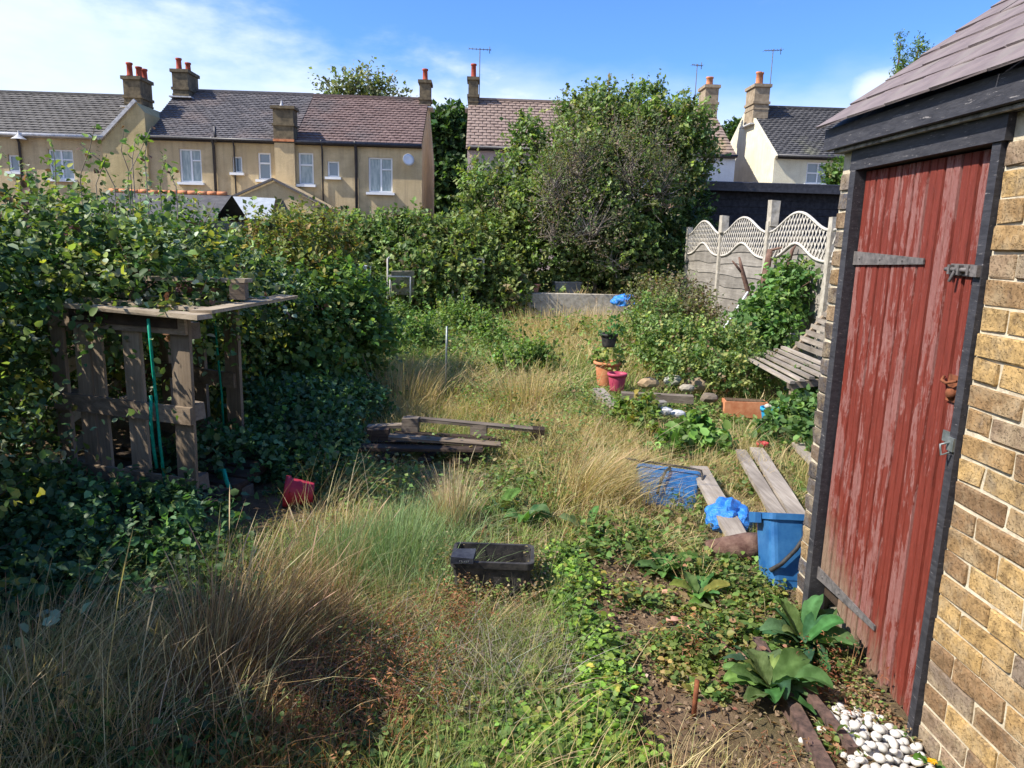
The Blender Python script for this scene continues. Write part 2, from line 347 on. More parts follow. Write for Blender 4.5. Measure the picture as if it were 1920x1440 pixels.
def leaf_mesh(name, P, D, Nn, size, cols, mat=LEAF, parent=None, wide=1.0, fine=False):
    """P base points, D pointing direction, Nn approx normal, size (N,), cols (N,3)"""
    TV, TF = (T6V, T6F) if fine else (T2V, T2F)
    D = unit(D); S = unit(np.cross(Nn, D)); Nn = np.cross(D, S)
    X = TV[:, 0][None, :, None]; Y = TV[:, 1][None, :, None]*wide; Z = TV[:, 2][None, :, None]
    V = P[:, None, :] + size[:, None, None]*(X*D[:, None, :] + Y*S[:, None, :] + Z*Nn[:, None, :])
    k = len(TV); F = (np.arange(len(P))[:, None, None]*k + TF[None]).reshape(-1, 3)
    C = np.repeat(cols, k, axis=0)
    return np_mesh(name, V.reshape(-1, 3), F, C, mat, parent)
_w = rng.normal(size=(14, 3)); _ph = rng.uniform(0, 6.28, 14)
def snoise(P, scale=1.0, seed=0):
    P = np.asarray(P)*scale; q = P @ _w.T + _ph + seed*1.7; return np.sin(q).sum(1)/math.sqrt(14)*.8
def blob_points(blobs, n, r=None, depth=.35, bumpy=.18, bs=2.2):
    """points near the skin of a union of ellipsoids: blobs [(cx,cy,cz,rx,ry,rz[,w])]"""
    r = r or rng; B = np.array([b[:6] for b in blobs], float); area = (B[:, 3]*B[:, 4]+B[:, 4]*B[:, 5]+B[:, 3]*B[:, 5]); area = area/area.sum()
    m = int(n*2.0); idx = r.choice(len(B), m, p=area); d = unit(r.normal(size=(m, 3)))
    rr = 1 - depth*r.uniform(0, 1, m)**1.7; c = B[idx, :3]; rad3 = B[idx, 3:]
    bump = 1 + bumpy*snoise(c + d*rad3, bs)
    P = c + d*rad3*(rr*bump)[:, None]; N = unit(d/rad3)
    keep = np.ones(m, bool)
    for j in range(len(B)):
        q = (((P-B[j, :3])/B[j, 3:])**2).sum(1); keep &= ~((q < (1-depth-.05)**2) & (idx != j))
    keep &= P[:, 2] > .0
    P, N = P[keep][:n], N[keep][:n]; return P, N
LIFT = 1.5
def palette(n, stops, r=None):
    """stops [(weight, rgb, jitter)]"""
    r = r or rng; w = np.array([s[0] for s in stops], float); k = r.choice(len(stops), n, p=w/w.sum()); C = np.array([s[1] for s in stops])[k]*np.where(np.array([s[1][1] > s[1][0]*1.05 for s in stops])[k], LIFT, 1.0)[:, None]
    return C*(1+r.normal(0, .22, n))[:, None]*(1+r.normal(0, .07, (n, 3)))
def foliage(name, blobs, n_sprig, per, slen, lsize, stops, parent=None, fine=False, depth=.35, bumpy=.18, bs=2.2, up=.35, wide=1.0, mat=LEAF, light_top=None, droop=0.0, zmin=None):
    P, N = blob_points(blobs, n_sprig, depth=depth, bumpy=bumpy, bs=bs); K = len(P)
    D = unit(N + np.array([0, 0, up]) + rng.normal(0, .45, (K, 3))); L = slen*rng.uniform(.5, 1.3, K)
    t = (np.arange(per)+.5)/per
    q = P[:, None, :] + D[:, None, :]*(L[:, None]*t)[:, :, None]
    if droop: q[:, :, 2] -= droop*(L[:, None]*t**2)
    q = q.reshape(-1, 3); Dr = np.repeat(D, per, 0)
    ld = unit(Dr*.5 + rng.normal(0, .8, q.shape)); nn = unit(np.repeat(N, per, 0)*.5 + np.array([0, 0, .8]) + rng.normal(0, .45, q.shape))
    sz = lsize*rng.uniform(.45, 1.4, len(q))
    sc = palette(K, stops); C = np.repeat(sc, per, 0)*(1+rng.normal(0, .15, (len(q), 1)))
    if light_top:                                          # younger, paler shoots at sprig ends
        C *= (1 + light_top*np.tile(t, K))[:, None]
    if zmin is not None: k = q[:, 2] > zmin; q, ld, nn, sz, C = q[k], ld[k], nn[k], sz[k], C[k]
    return leaf_mesh(name, q, ld, nn, sz, C, mat, parent, wide, fine)
def blade_mesh(name, root, h, lean, width, cols, mat=BLADE, parent=None, seg=3, head=None, bend=.25, tipfac=None):
    n = len(root); ts = np.linspace(0, 1, seg+1); yaw = rng.uniform(0, 6.28, n); S = np.stack([np.cos(yaw), np.sin(yaw), np.zeros(n)], 1)
    prof = {2: (1, .75, 0), 3: (1, .85, .55, 0), 4: (1, .9, .75, .45, 0)}[seg] if head is None else None
    if head is not None: seg = 5; ts = np.array([0, .4, .72, .84, .93, 1.0]); prof = (.8, .7, .6, head, head*.8, 0)
    V = []; C = []
    for k, t in enumerate(ts):
        c = root + np.concatenate([lean*(t**1.8), np.zeros((n, 1))], 1); c[:, 2] += h*(t - bend*t*t*np.minimum(1, np.linalg.norm(lean, axis=1)/np.maximum(h, .01)))
        cc = cols*(1.0 if tipfac is None else (1+(tipfac-1)*t))
        if prof[k] == 0: V.append(c[:, None]); C.append(cc[:, None])
        else:
            w = (width*prof[k]/2)[:, None]; V.append(np.stack([c-S*w, c+S*w], 1)); C.append(np.stack([cc, cc], 1))
    V = np.concatenate(V, 1); C = np.concatenate(C, 1); nv = V.shape[1]; F = []
    for k in range(seg-1): a = 2*k; F += [(a, a+1, a+3), (a, a+3, a+2)]
    a = 2*(seg-1); F.append((a, a+1, a+2))
    F = (np.arange(n)[:, None, None]*nv + np.array(F)[None]).reshape(-1, 3)
    return np_mesh(name, V.reshape(-1, 3), F, C.reshape(-1, 3), mat, parent)

# ============================================================ THE SETTING
def sstep(x, a, b): t = np.clip((x-a)/(b-a), 0, 1); return t*t*(3-2*t)
def ground_z(x, y):
    x, y = np.asarray(x, float), np.asarray(y, float)
    z = .5*sstep(y, 13.7, 14.3) + .035*np.sin(x*1.7+y*.9)*np.sin(y*1.3-x*.6)*sstep(y, 3, 6)
    z = z + .12*sstep(-x, 1.2, 3.0)*sstep(y, 2.5, 4)
    return z
def ground():
    xs = np.concatenate([[-3000, -800, -200, -60], np.arange(-30, -4, 1.0), np.arange(-4, -1, .12), np.arange(-1, 1.6, .03), np.arange(1.6, 5, .12), np.arange(5, 30, 1.0), [60, 200, 800, 3000]])
    ys = np.concatenate([[-1000, -200, -40, -10, -4], np.arange(-1, 1.4, .12), np.arange(1.4, 3.8, .03), np.arange(3.8, 7, .12), np.arange(7, 20, .3), np.arange(20, 60, 2.0), [80, 200, 800, 3500]])
    X, Y = np.meshgrid(xs, ys); Z = ground_z(X, Y); near = (np.abs(X) < 4) & (Y > -1) & (Y < 7)
    Q = np.stack([X.ravel(), Y.ravel(), 0*X.ravel()], 1); Z = Z + np.where(near, (.016*snoise(Q, 5)+.006*snoise(Q, 16, 2)+.004*snoise(Q, 34, 5)).reshape(X.shape), 0)
    V = np.stack([X, Y, Z], -1).reshape(-1, 3); nx = len(xs); ny = len(ys)
    i = np.arange(nx-1)[None, :]+np.arange(ny-1)[:, None]*nx; i = i.ravel()
    F = np.concatenate([np.stack([i, i+1, i+1+nx], 1), np.stack([i, i+1+nx, i+nx], 1)])
    o = np_mesh('ground', V, F, np.full((len(V), 3), .1), SOIL); o.data.polygons.foreach_set('use_smooth', [True]*len(F)); structure(o)
ground()

# ------------------------------------------------------------ brick shed on the right
def brick_variants(n, size, mat, name='brick'):
    out = []
    for _ in range(n):
        b = MB().box((0, 0, 0), size, jit=.0035); me = bpy.data.meshes.new(name); me.from_pydata(b.v, [], b.f)
        bm = bmesh.new(); bm.from_mesh(me); bmesh.ops.bevel(bm, geom=bm.edges[:], offset=.0038, segments=1, affect='EDGES')
        for v in bm.verts: v.co += Vector([random.uniform(-.0026, .0026) for _ in range(3)])
        bm.to_mesh(me); bm.free(); me.materials.append(mat); out.append(me)
    return out
SX = 1.47
def shed():
    t = thing('brick_shed', 'small yellow brick outhouse with peeling red plank door and slate roof at right', 'shed', (SX, 2.5, 0))
    base = Vector(t.location)
    wall = MB()                                   # mortar body: faces 6 mm behind the bricks, with the doorway left open
    x0, x1 = SX+.008, SX+.11
    wall.box(((x0+x1)/2, (-.4+2.066)/2, 1.0), (x1-x0, 2.466, 2.0)); wall.box(((x0+x1)/2, (2.925+3.02)/2, 1.0), (x1-x0, .095, 2.0))
    wall.box((SX+1.2, 3.0, 1.0), (2.2, .1, 2.02)); wall.box((SX+1.2, -.35, 1.0), (2.2, .1, 2.02)); wall.box((SX+2.3, 1.3, 1.0), (.1, 3.3, 2.02))
    # gable infill
    for yy in (2.99, -.35): wall.add([(SX+.1, yy, 2.0), (SX+2.3, yy, 2.0), (SX+1.2, yy, 2.85), (SX+.1, yy-.08, 2.0), (SX+2.3, yy-.08, 2.0), (SX+1.2, yy-.08, 2.85)], [(0, 1, 2), (5, 4, 3), (0, 2, 5, 3), (1, 4, 5, 2)])
    w = wall.build('wall', MORTAR, t)
    st = brick_variants(6, (.10, .214, .066), BRICK); hd = brick_variants(4, (.10, .102, .066), BRICK); hdd = brick_variants(5, (.10, .085, .066), BRICKD)
    wl = Vector(w.location)+base
    def put(me, y, z, dx=0):
        o = bpy.data.objects.new('brick', me); COL.objects.link(o); o.parent = w
        o.location = Vector((SX+.05+dx+random.uniform(-.0025, .0025), y, z))-wl; o.rotation_euler = (random.uniform(-.012, .012), random.uniform(-.01, .01), random.uniform(-.012, .012)+(math.pi if random.random() < .5 else 0))
    H = .0765; rows = 25
    for i in range(rows):
        z = .04+i*H
        y = 2.062
        header = i % 2 == 0
        first = True
        while y > .25:
            me, L = (random.choice(hd), .102) if (header and first) else (random.choice(st), .214)
            put(me, y-L/2, z); y -= L+.011; first = False
            if header and random.random() < .0: pass
        if i < 26: put(random.choice(hdd), 2.973, z)
    # frame
    f = MB()
    f.box((SX+.026, 2.086, .975), (.075, .036, 1.95), jit=.003).box((SX+.025, 2.893, .975), (.08, .045, 1.95), jit=.003)
    f.box((SX+.022, 2.4825, 1.9525), (.078, .87, .075), jit=.003)
    f.build('door_frame', BLACKW, t)
    # door of tongue and groove boards
    dr = MB().box((SX+.058, 2.485, 1.0), (.012, .75, 1.75)).build('door', DARKW, t); dl = parent_loc(dr)
    n = 9; ya, yb = 2.868, 2.118; w0 = (ya-yb)/n
    tops = 1.908; bots = [.20, .22, .13, .10, .13, .06, .05, .05, .045]
    for i in range(n):
        yc = ya-(i+.5)*w0; zb = bots[i]; m = MB(); hw = w0/2-.0022; fx = SX+.026; jx = random.uniform(-.002, .002)
        ns = 7
        # board with V-grooved edges and a bead line down the middle; ragged foot
        prof = [(-hw, .014), (-hw+.005, 0), (-.004, 0), (0, .006), (.004, 0), (hw-.005, 0), (hw, .014)]
        vs = []; 
        for k in range(ns+1):
            z = zb + (tops-zb)*k/ns
            for (dy, dx) in prof:
                zz = z + (random.uniform(-.022, .012) if k == 0 else 0); vs.append((fx+dx+jx, yc+dy, zz))
        P = len(prof)
        nb = len(vs)
        for k in range(ns+1):
            z = zb+(tops-zb)*k/ns; vs += [(fx+.022, yc-hw, z), (fx+.022, yc+hw, z)]
        fs = [(k*P+j, k*P+j+1, (k+1)*P+j+1, (k+1)*P+j) for k in range(ns) for j in range(P-1)]
        fs += [(nb+2*k, k*P, (k+1)*P, nb+2*k+2) for k in range(ns)] + [(k*P+P-1, nb+2*k+1, nb+2*k+3, (k+1)*P+P-1) for k in range(ns)]
        fs += [(nb+2*k+1, nb+2*k, nb+2*k+2, nb+2*k+3) for k in range(ns)]
        fs += [tuple(range(ns*P, ns*P+P))+(nb+2*ns+1, nb+2*ns), tuple(range(P-1, -1, -1))+(nb, nb+1)]
        m.add(vs, fs); o = m.build('board', DOOR, dr)
        # give every board its own texture offset while keeping heights
    xx = SX+.022
    # T hinges
    for zc, z2 in ((1.575, 1.574), (.222, .222)):
        h = MB(); ya_, yb_ = 2.895, 2.405
        a = (xx-.004, ya_, zc); b = (xx-.004, yb_, z2)
        h.add([(xx, ya_, zc-.028), (xx, yb_, z2-.010), (xx, yb_, z2+.010), (xx, ya_, zc+.028), (xx-.006, ya_, zc-.028), (xx-.006, yb_, z2-.010), (xx-.006, yb_, z2+.010), (xx-.006, ya_, zc+.028)], [(4, 5, 6, 7)[::-1], (0, 1, 5, 4), (3, 7, 6, 2), (1, 2, 6, 5), (0, 4, 7, 3)])
        for q in (.15, .45, .75): h.lathe((xx-.006, ya_+(yb_-ya_)*q, zc+(z2-zc)*q), [(.006, 0), (.004, .003), (0, .004)], 8, Euler((0, -math.pi/2, 0)).to_matrix())
        h.build('hinge', IRON, dr)
    b = MB(); b.box((xx-.003, 2.20, 1.553), (.004, .115, .036)); b.tube([(xx-.012, 2.27, 1.553), (xx-.012, 2.10, 1.553)], .007, 8)
    for yy in (2.155, 2.20, 2.245): b.box((xx-.012, yy, 1.553), (.018, .010, .030))
    b.tube([(xx-.012, 2.222, 1.553), (xx-.026, 2.225, 1.515)], .005, 6); b.build('bolt', IRON, dr)
    MB().box((SX-.018, 2.088, 1.553), (.014, .030, .034)).build('bolt_keep', IRON, t)
    k = MB(); k.box((xx-.002, 2.165, 1.185), (.004, .055, .085)); k.tube([(xx-.004, 2.215, 1.215), (xx-.02, 2.20, 1.205), (xx-.028, 2.165, 1.202), (xx-.02, 2.13, 1.215)], .005, 6); k.lathe((xx-.004, 2.165, 1.17), [(.018, 0), (.02, .008), (.010, .016), (0, .018)], 12, Euler((0, -math.pi/2, 0)).to_matrix()); k.build('latch', RUST, dr)
    h = MB().box((xx-.003, 2.150, 1.03), (.005, .060, .035)).box((xx-.006, 2.118, 1.03), (.006, .03, .012)); h.build('hasp', STEEL, dr)
    MB().box((SX-.016, 2.086, 1.025), (.008, .030, .042)).tube([(SX-.02, 2.09, 1.03), (SX-.04, 2.10, 1.02), (SX-.042, 2.088, .99), (SX-.02, 2.082, 1.0)], .004, 6).build('staple', STEEL, t)
    # eaves: timber plate, fascia, gutter-like moulding
    e = MB(); e.box((SX+.02, 1.28, 2.008), (.11, 3.50, .032), jit=.002); e.build('wall_plate', BLACKW, t)
    MB().box((SX-.052, 1.30, 2.045), (.028, 3.52, .085), jit=.002).build('fascia', BLACKW, t)
    MB().box((SX-.035, 1.28, 1.9965), (.012, 3.46, .012), jit=.002).build('bead', WHITE2, t)
    # slates
    ye, ze, sl = 3.06, 2.085, rad(36); xe = SX-.085; Lr = 1.62
    ux, uz = math.cos(sl), math.sin(sl)
    deck = MB(); deck.add([(xe+.02, ye-.01, ze-.004), (xe+Lr*ux, ye-.01, ze+Lr*uz-.012), (xe+Lr*ux, -.5, ze+Lr*uz-.012), (xe+.02, -.5, ze-.004), (xe+.02, ye-.01, ze-.03), (xe+Lr*ux, ye-.01, ze+Lr*uz-.05), (xe+Lr*ux, -.5, ze+Lr*uz-.05), (xe+.02, -.5, ze-.03)], [(0, 3, 2, 1), (4, 5, 6, 7), (0, 1, 5, 4), (1, 2, 6, 5), (2, 3, 7, 6), (3, 0, 4, 7)])
    xb = xe+Lr*ux; zb = ze+Lr*uz
    deck.add([(xb, ye-.01, zb-.015), (2*xb-xe, ye-.01, ze-.02), (2*xb-xe, -.5, ze-.02), (xb, -.5, zb-.015)], [(0, 1, 2, 3)])
    rf = deck.build('roof', BLACKW, t); rl = parent_loc(rf)
    sv = []
    for _ in range(5):
        b2 = MB().box((0, 0, 0), (.30, .252, .008), jit=.003); me = bpy.data.meshes.new('slate'); me.from_pydata(b2.v, [], b2.f); me.materials.append(SHEDSL); sv.append(me)
    g = .165
    for i in range(9):
        for j in range(15):
            y = ye-.126-.256*j-(.128 if i % 2 else 0)+.0
            if i % 2 and j == 0:
                pass
            s = i*g+.13; o = bpy.data.objects.new('slate', random.choice(sv)); COL.objects.link(o); o.parent = rf
            o.location = Vector((xe+s*ux-.0, y, ze+s*uz+.016+random.uniform(0, .002)))-rl; o.rotation_euler = (random.uniform(-.006, .006), -sl+.032, random.uniform(-.01, .01))
        if i % 2:
            o = bpy.data.objects.new('slate', sv[0]); COL.objects.link(o); o.parent = rf; o.scale = (1, .5, 1); s = i*g+.13
            o.location = Vector((xe+s*ux, ye-.062, ze+s*uz+.016))-rl; o.rotation_euler = (0, -sl+.032, 0)
    MB().bar((xb, ye, zb+.025), (xb, -.5, zb+.025), .16, .03).build('ridge', SHEDSL, rf)
    MB().box((SX+1.15, 1.3, .03), (2.1, 3.2, .04)).build('floor', CONCD, t)
WHITE2 = m_noise('old_white_paint', (.14, .13, .13), (.45, .43, .40), 30, .8)
shed()

# ------------------------------------------------------------ houses
def wall_open(m, x0, x1, z0, z1, y, ops, t=.12):
    xs = sorted({x0, x1, *[o[0] for o in ops], *[o[1] for o in ops]}); zs = sorted({z0, z1, *[o[2] for o in ops], *[o[3] for o in ops]})
    for a, b in zip(xs, xs[1:]):
        for c, d in zip(zs, zs[1:]):
            cx, cz = (a+b)/2, (c+d)/2
            if any(o[0] < cx < o[1] and o[2] < cz < o[3] for o in ops): continue
            m.quad((a, y, c), (b, y, c), (b, y, d), (a, y, d))
    for o in ops:
        a, b, c, d = o[:4]; m.quad((a, y, c), (a, y, d), (a, y+t, d), (a, y+t, c)); m.quad((b, y, c), (b, y+t, c), (b, y+t, d), (b, y, d)); m.quad((a, y, d), (b, y, d), (b, y+t, d), (a, y+t, d)); m.quad((a, y, c), (a, y+t, c), (b, y+t, c), (b, y, c))
def window(par, y, a, b, c, d, style='cross', sill=True, fw=.06, frame_mat=None, glass=None):
    m = MB(); yy = y+.09; fm = frame_mat or WHITE
    m.box(((a+b)/2, yy, d-fw/2), (b-a, .05, fw)).box(((a+b)/2, yy, c+fw/2), (b-a, .05, fw)).box((a+fw/2, yy, (c+d)/2), (fw, .05, d-c-2*fw)).box((b-fw/2, yy, (c+d)/2), (fw, .05, d-c-2*fw))
    tz = c+(d-c)*.66
    if style == 'cross': m.box(((a+b)/2, yy, (c+d)/2), (fw, .052, d-c-2*fw)).box((a+(b-a)*.5, yy-.003, tz), (b-a-2*fw, .05, fw*.8))
    if style == 'halfcross': m.box((a+(b-a)*.52, yy, (c+d)/2), (fw, .052, d-c-2*fw)).box((a+(b-a)*.76, yy-.003, tz), ((b-a)*.46-fw, .05, fw*.8))
    if style == 'trans': m.box(((a+b)/2, yy-.003, tz-.05), (b-a-2*fw, .05, fw))
    if style == 'grid': m.box(((a+b)/2, yy, (c+d)/2), (fw*.7, .052, d-c-2*fw)).box(((a+b)/2, yy-.003, (c+d)/2), (b-a-2*fw, .05, fw*.7))
    w = m.build('window', fm, par)
    MB().quad((a+fw*.5, yy+.008, c+fw*.5), (b-fw*.5, yy+.008, c+fw*.5), (b-fw*.5, yy+.008, d-fw*.5), (a+fw*.5, yy+.008, d-fw*.5)).build('pane', glass or GLASS, w)
    if sill: MB().box(((a+b)/2, y-.03, c-.045), (b-a+.16, .22, .09)).build('sill', fm, w)
    return w
def px_rect(x0, x1, y0, y1, Y=28.0):
    a = atY(x0, (y0+y1)/2, Y); b = atY(x1, (y0+y1)/2, Y); c = atY((x0+x1)/2, y1, Y); d = atY((x0+x1)/2, y0, Y); return (a.x, b.x, c.z, d.z)
def tiles(name, x0, x1, ye, ze, yr, zr, rows, cols, mat, par, lift=.035, sag=0, wav=.012):
    V = []; F = []; r = np.random.default_rng(int(abs(x0*13.7)))
    def pt(u, v, l):
        x = x0+(x1-x0)*u; y = ye+(yr-ye)*v; z = ze+(zr-ze)*v - sag*math.sin(math.pi*v)*1.0; return (x, y-l*.5, z+l)
    k = 0
    for i in range(rows):
        v0, v1 = i/rows, (i+1)/rows
        for j in range(cols):
            o = .5*(i % 2)/cols; u0 = max(0, j/cols - o+.0012); u1 = min(1, (j+1)/cols - o-.0012); l = lift*(1+r.uniform(-.25, .25))
            if j == cols-1: u1 = 1
            um = (u0+u1)/2
            V += [pt(u0, v0, l), pt(um, v0, l+wav), pt(u1, v0, l), pt(u1, v1, .004), pt(um, v1, .004+wav), pt(u0, v1, .004), pt(u0, v0, 0), pt(um, v0, 0), pt(u1, v0, 0)]
            F += [(k, k+1, k+4, k+5), (k+1, k+2, k+3, k+4), (k+6, k+7, k+1, k), (k+7, k+8, k+2, k+1)]; k += 9
    m = MB(); m.add(V, F); o = m.build(name, mat, par); o['kind'] = 'stuff'; return o
def roof(par, x0, x1, ze, zr, Y0, yr, rows, cols, mat, name='roof', ov=.18):
    s = (zr-ze)/(yr-Y0); b = MB(); yb = 2*yr-Y0
    b.add([(x0, Y0-ov, ze-ov*s-.02), (x1, Y0-ov, ze-ov*s-.02), (x1, yr, zr-.02), (x0, yr, zr-.02), (x0, yb, ze-.02), (x1, yb, ze-.02)], [(0, 1, 2, 3), (3, 2, 5, 4)])
    r = b.build(name, mat, par)
    tiles('tile_courses', x0, x1, Y0-ov, ze-ov*s, yr, zr, rows, cols, mat, r)
    MB().bar((x0, yr, zr+.03), (x1, yr, zr+.03), .22, .09).build('ridge_tiles', mat, r)
    return r
def shell(par, x0, x1, z0, ze, zr, Y0, yr, ops, mat, side=None, ov=0):
    m = MB(); yb = 2*yr-Y0; wall_open(m, x0, x1, z0, ze, Y0, ops); m.build('wall', mat, par)
    g = MB()
    for x in (x0, x1):
        f = [(x, Y0, z0), (x, yb, z0), (x, yb, ze), (x, yr, zr-.03), (x, Y0, ze)]
        g.quad(*(f if x == x1 else f[::-1]))
    g.quad((x1, yb, z0), (x0, yb, z0), (x0, yb, ze), (x1, yb, ze)); g.build('gable_wall', side or mat, par)
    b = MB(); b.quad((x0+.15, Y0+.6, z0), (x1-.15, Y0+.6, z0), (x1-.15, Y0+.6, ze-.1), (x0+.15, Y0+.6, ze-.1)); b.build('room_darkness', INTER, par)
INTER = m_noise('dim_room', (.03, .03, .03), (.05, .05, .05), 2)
def chimney(par, x, y, z0, z1, w, d, mat, pots, potmat=None, yoff=0, bands=(.25, .75)):
    m = MB().box((x, y, (z0+z1)/2), (w, d, z1-z0)).box((x, y, z1-.06), (w+.12, d+.12, .12)).box((x, y, z1-.72), (w+.09, d+.09, .10)).box((x, y, z1-.95), (w+.04, d+.04, .06))
    c = m.build('chimney', mat, par)
    for k, (dx, dy, h) in enumerate(pots):
        MB().lathe((x+dx, y+dy, z1), [(.11, 0), (.13, .04), (.105, .07), (.095, h-.08), (.12, h-.06), (.12, h), (.08, h), (.08, h-.2)], 12).build('chimney_pot', potmat or POTRED, c)
    MB().box((x, y-.0, z0+.02), (w+.25, d+.2, .05)).build('flashing', LEAD, c)
    return c
def gutter(par, x0, x1, Y, z, mat=None, r=.06):
    MB().box(((x0+x1)/2, Y-.03, z-.03), (x1-x0, .05, .18)).tube([(x0, Y-.20, z-.02), (x1, Y-.20, z-.05)], r, 8).build('gutter', mat or BLACKP, par)
def pipe(par, x, Y, z0, z1, r=.045, mat=None):
    MB().tube([(x, Y-.20, z1), (x, Y-.18, z1-.12), (x, Y-.07, z1-.30), (x, Y-.07, z0)], r, 8).build('drainpipe', mat or BLACKP, par)
def aerial(par, x, y, z0, h, L, tilt=0):
    m = MB().tube([(x, y, z0), (x, y, z0+h)], .018, 5); z = z0+h-.05
    m.tube([(x-L/2, y, z+tilt*L/2), (x+L/2, y, z-tilt*L/2)], .014, 4)
    for k in range(7): xx = x-L/2+L*k/6; m.tube([(xx, y-.18, z+tilt*(x-xx)), (xx, y+.18, z+tilt*(x-xx))], .008, 4)
    m.tube([(x+L/2-.05, y, z-.15), (x+L/2-.05, y, z+.12)], .014, 4); m.build('aerial', IRON, par)
GZ = .45
def houses():
    Y0, yr = 28.0, 31.5
    # --- house 1 (far left)
    x0, x1 = -20.5, -13.75; ze, zr = 5.0, 7.0
    t = thing('terraced_house', 'tan pebbledash house with plain grey tiled roof at the far left of the row', 'house', (x0, Y0, GZ))
    ops = [px_rect(16, 36, 290, 322), px_rect(92, 138, 280, 336)]
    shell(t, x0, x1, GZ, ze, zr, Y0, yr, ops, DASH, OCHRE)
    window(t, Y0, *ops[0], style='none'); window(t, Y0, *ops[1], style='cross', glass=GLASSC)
    roof(t, x0, x1, ze+.05, zr, Y0, yr, 18, 22, SLATE2); gutter(t, x0, x1, Y0, ze, LEAD); p = atY(41, 300, Y0); pipe(t, p.x, Y0, GZ, ze)
    gw = MB(); a = atY(195, 265, 28); ap = atY(258, 193, 28); cr = atY(274, 212, 28); bt = atY(274, 340, 28)
    gw.add([(a.x, 27.86, GZ), (cr.x+.0, 27.86, GZ), (cr.x, 27.86, cr.z), (ap.x, 27.86, ap.z), (a.x, 27.86, a.z), (a.x, 31, GZ), (cr.x, 31, GZ), (cr.x, 31, cr.z), (ap.x, 31, ap.z), (a.x, 31, a.z)], [(0, 1, 2, 3, 4), (1, 6, 7, 2), (2, 7, 8, 3), (3, 8, 9, 4), (5, 0, 4, 9), (6, 5, 9, 8, 7)]); gw.build('cross_wing_wall', OCHRE, t)
    MB().bar((a.x-.1, 27.82, a.z+.02), (ap.x, 27.82, ap.z+.06), .12, .09, up=(0, 1, 0)).build('verge', LEAD, t)
    c = atY(258, 160, 29.5); chimney(t, c.x, 29.5, 6.2, atY(258, 148, 29.5).z, .62, 1.0, CHIM, [(-.12, -.3, .5), (.10, -.05, .42), (.15, .3, .42)])
    # finial vent on gutter
    p = atY(37, 255, 27.8); MB().lathe((p.x, 27.75, p.z-.12), [(.26, 0), (.10, .12), (.03, .2), (.03, .3)], 10).build('roof_vent', LEAD, t)
    # --- house 2: a pair under one long roof
    x0, xm, x1 = -12.45, -7.0, -2.3; ze, zr = 5.1, 7.3
    t = thing('terraced_house', 'long tan pebbledash house pair, left roof slate, right roof red-brown tile', 'house', (x0, Y0, GZ))
    rects = [((337, 378, 279, 342), 'halfcross', GLASSC, 1), ((436, 454, 293, 324), 'none', GLASS, 1), ((484, 508, 286, 337), 'trans', GLASS, 1), ((560, 588, 286, 346), 'trans', GLASSC, 1), ((614, 636, 302, 332), 'none', GLASS, 1), ((691, 736, 295, 361), 'halfcross', GLASSC, 1)]
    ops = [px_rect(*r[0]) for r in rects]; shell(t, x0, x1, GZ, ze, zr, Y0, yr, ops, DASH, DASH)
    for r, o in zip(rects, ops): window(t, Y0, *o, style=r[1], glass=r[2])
    roof(t, x0+.02, xm, ze, zr, Y0, yr, 26, 24, SLATE); roof(t, xm+.002, x1-.02, ze-.03, zr-.02, Y0, yr, 20, 20, REDTILE)
    gutter(t, x0, x1, Y0, ze-.05)
    for px_, r_ in ((403, .055), (441, .03), (605, .03), (668, .055)): p = atY(px_, 300, Y0); pipe(t, p.x, Y0, GZ, ze, r_)
    p = atY(403, 245, 27.8); MB().tube([(p.x, 27.8, 4.9), (p.x, 27.8, p.z+.15)], .05, 8).build('soil_vent', BLACKP, t)
    # chimney at left end, at right end, and the tall rear breast
    cz = atY(348, 133, 31.2).z; chimney(t, atY(348, 160, 31.2).x, 31.2, 6.9, cz-.05, .60, 1.1, CHIM, [(-.1, -.3, .45), (.1, .1, .38)])
    p = atY(798, 154, 31.5); chimney(t, p.x, 31.5, 6.9, p.z, .42, .9, CHIM, [(0, -.2, .46)])
    p = atY(532, 201, 27.9); q = atY(532, 262, 27.9)
    m = MB().box((p.x, 28.05, (p.z+q.z)/2), (.72, .62, p.z-q.z)).box((p.x, 28.05, p.z-.03), (.86, .76, .10)).box((p.x, 28.05, p.z-.62), (.80, .70, .08)); cb = m.build('chimney', CHIM, t)
    MB().box((p.x, 28.0, q.z-.04), (.76, .60, .08)).build('brick_band', TERRA, cb)
    MB().box((p.x, 27.93, (q.z-.08+GZ)/2), (.72, .28, q.z-.08-GZ)).build('chimney_breast', DASH, t)
    MB().lathe((p.x-.1, 28.0, p.z+.02), [(.10, 0), (.04, .12), (.02, .22)], 8).build('cowl', LEAD, cb)
    p = atY(765, 300, 27.7); MB().lathe((p.x, 27.72, p.z), [(.0, .0), (.12, .012), (.21, .05), (.22, .055), (.12, .02), (0, .008)], 18, Euler((rad(80), 0, rad(25))).to_matrix()).tube([(p.x, 27.72, p.z), (p.x+.05, 28.0, p.z-.1)], .015, 5).build('satellite_dish', WHITE, t)
    # rear additions
    e0 = atY(480, 420, 25); ra = atY(513, 337, 25); rb = atY(605, 387, 25); rl_ = atY(430, 372, 25)
    m = MB(); m.add([(rl_.x, 25, GZ), (rb.x, 25, GZ), (rb.x, 25, rb.z), (ra.x, 25, ra.z), (rl_.x, 25, rl_.z), (rl_.x, 28, GZ), (rb.x, 28, GZ), (rb.x, 28, rb.z), (ra.x, 28, ra.z), (rl_.x, 28, rl_.z)], [(0, 1, 2, 3, 4), (1, 6, 7, 2), (2, 7, 8, 3), (3, 8, 9, 4), (5, 0, 4, 9)]); m.build('rear_addition', DASH, t)
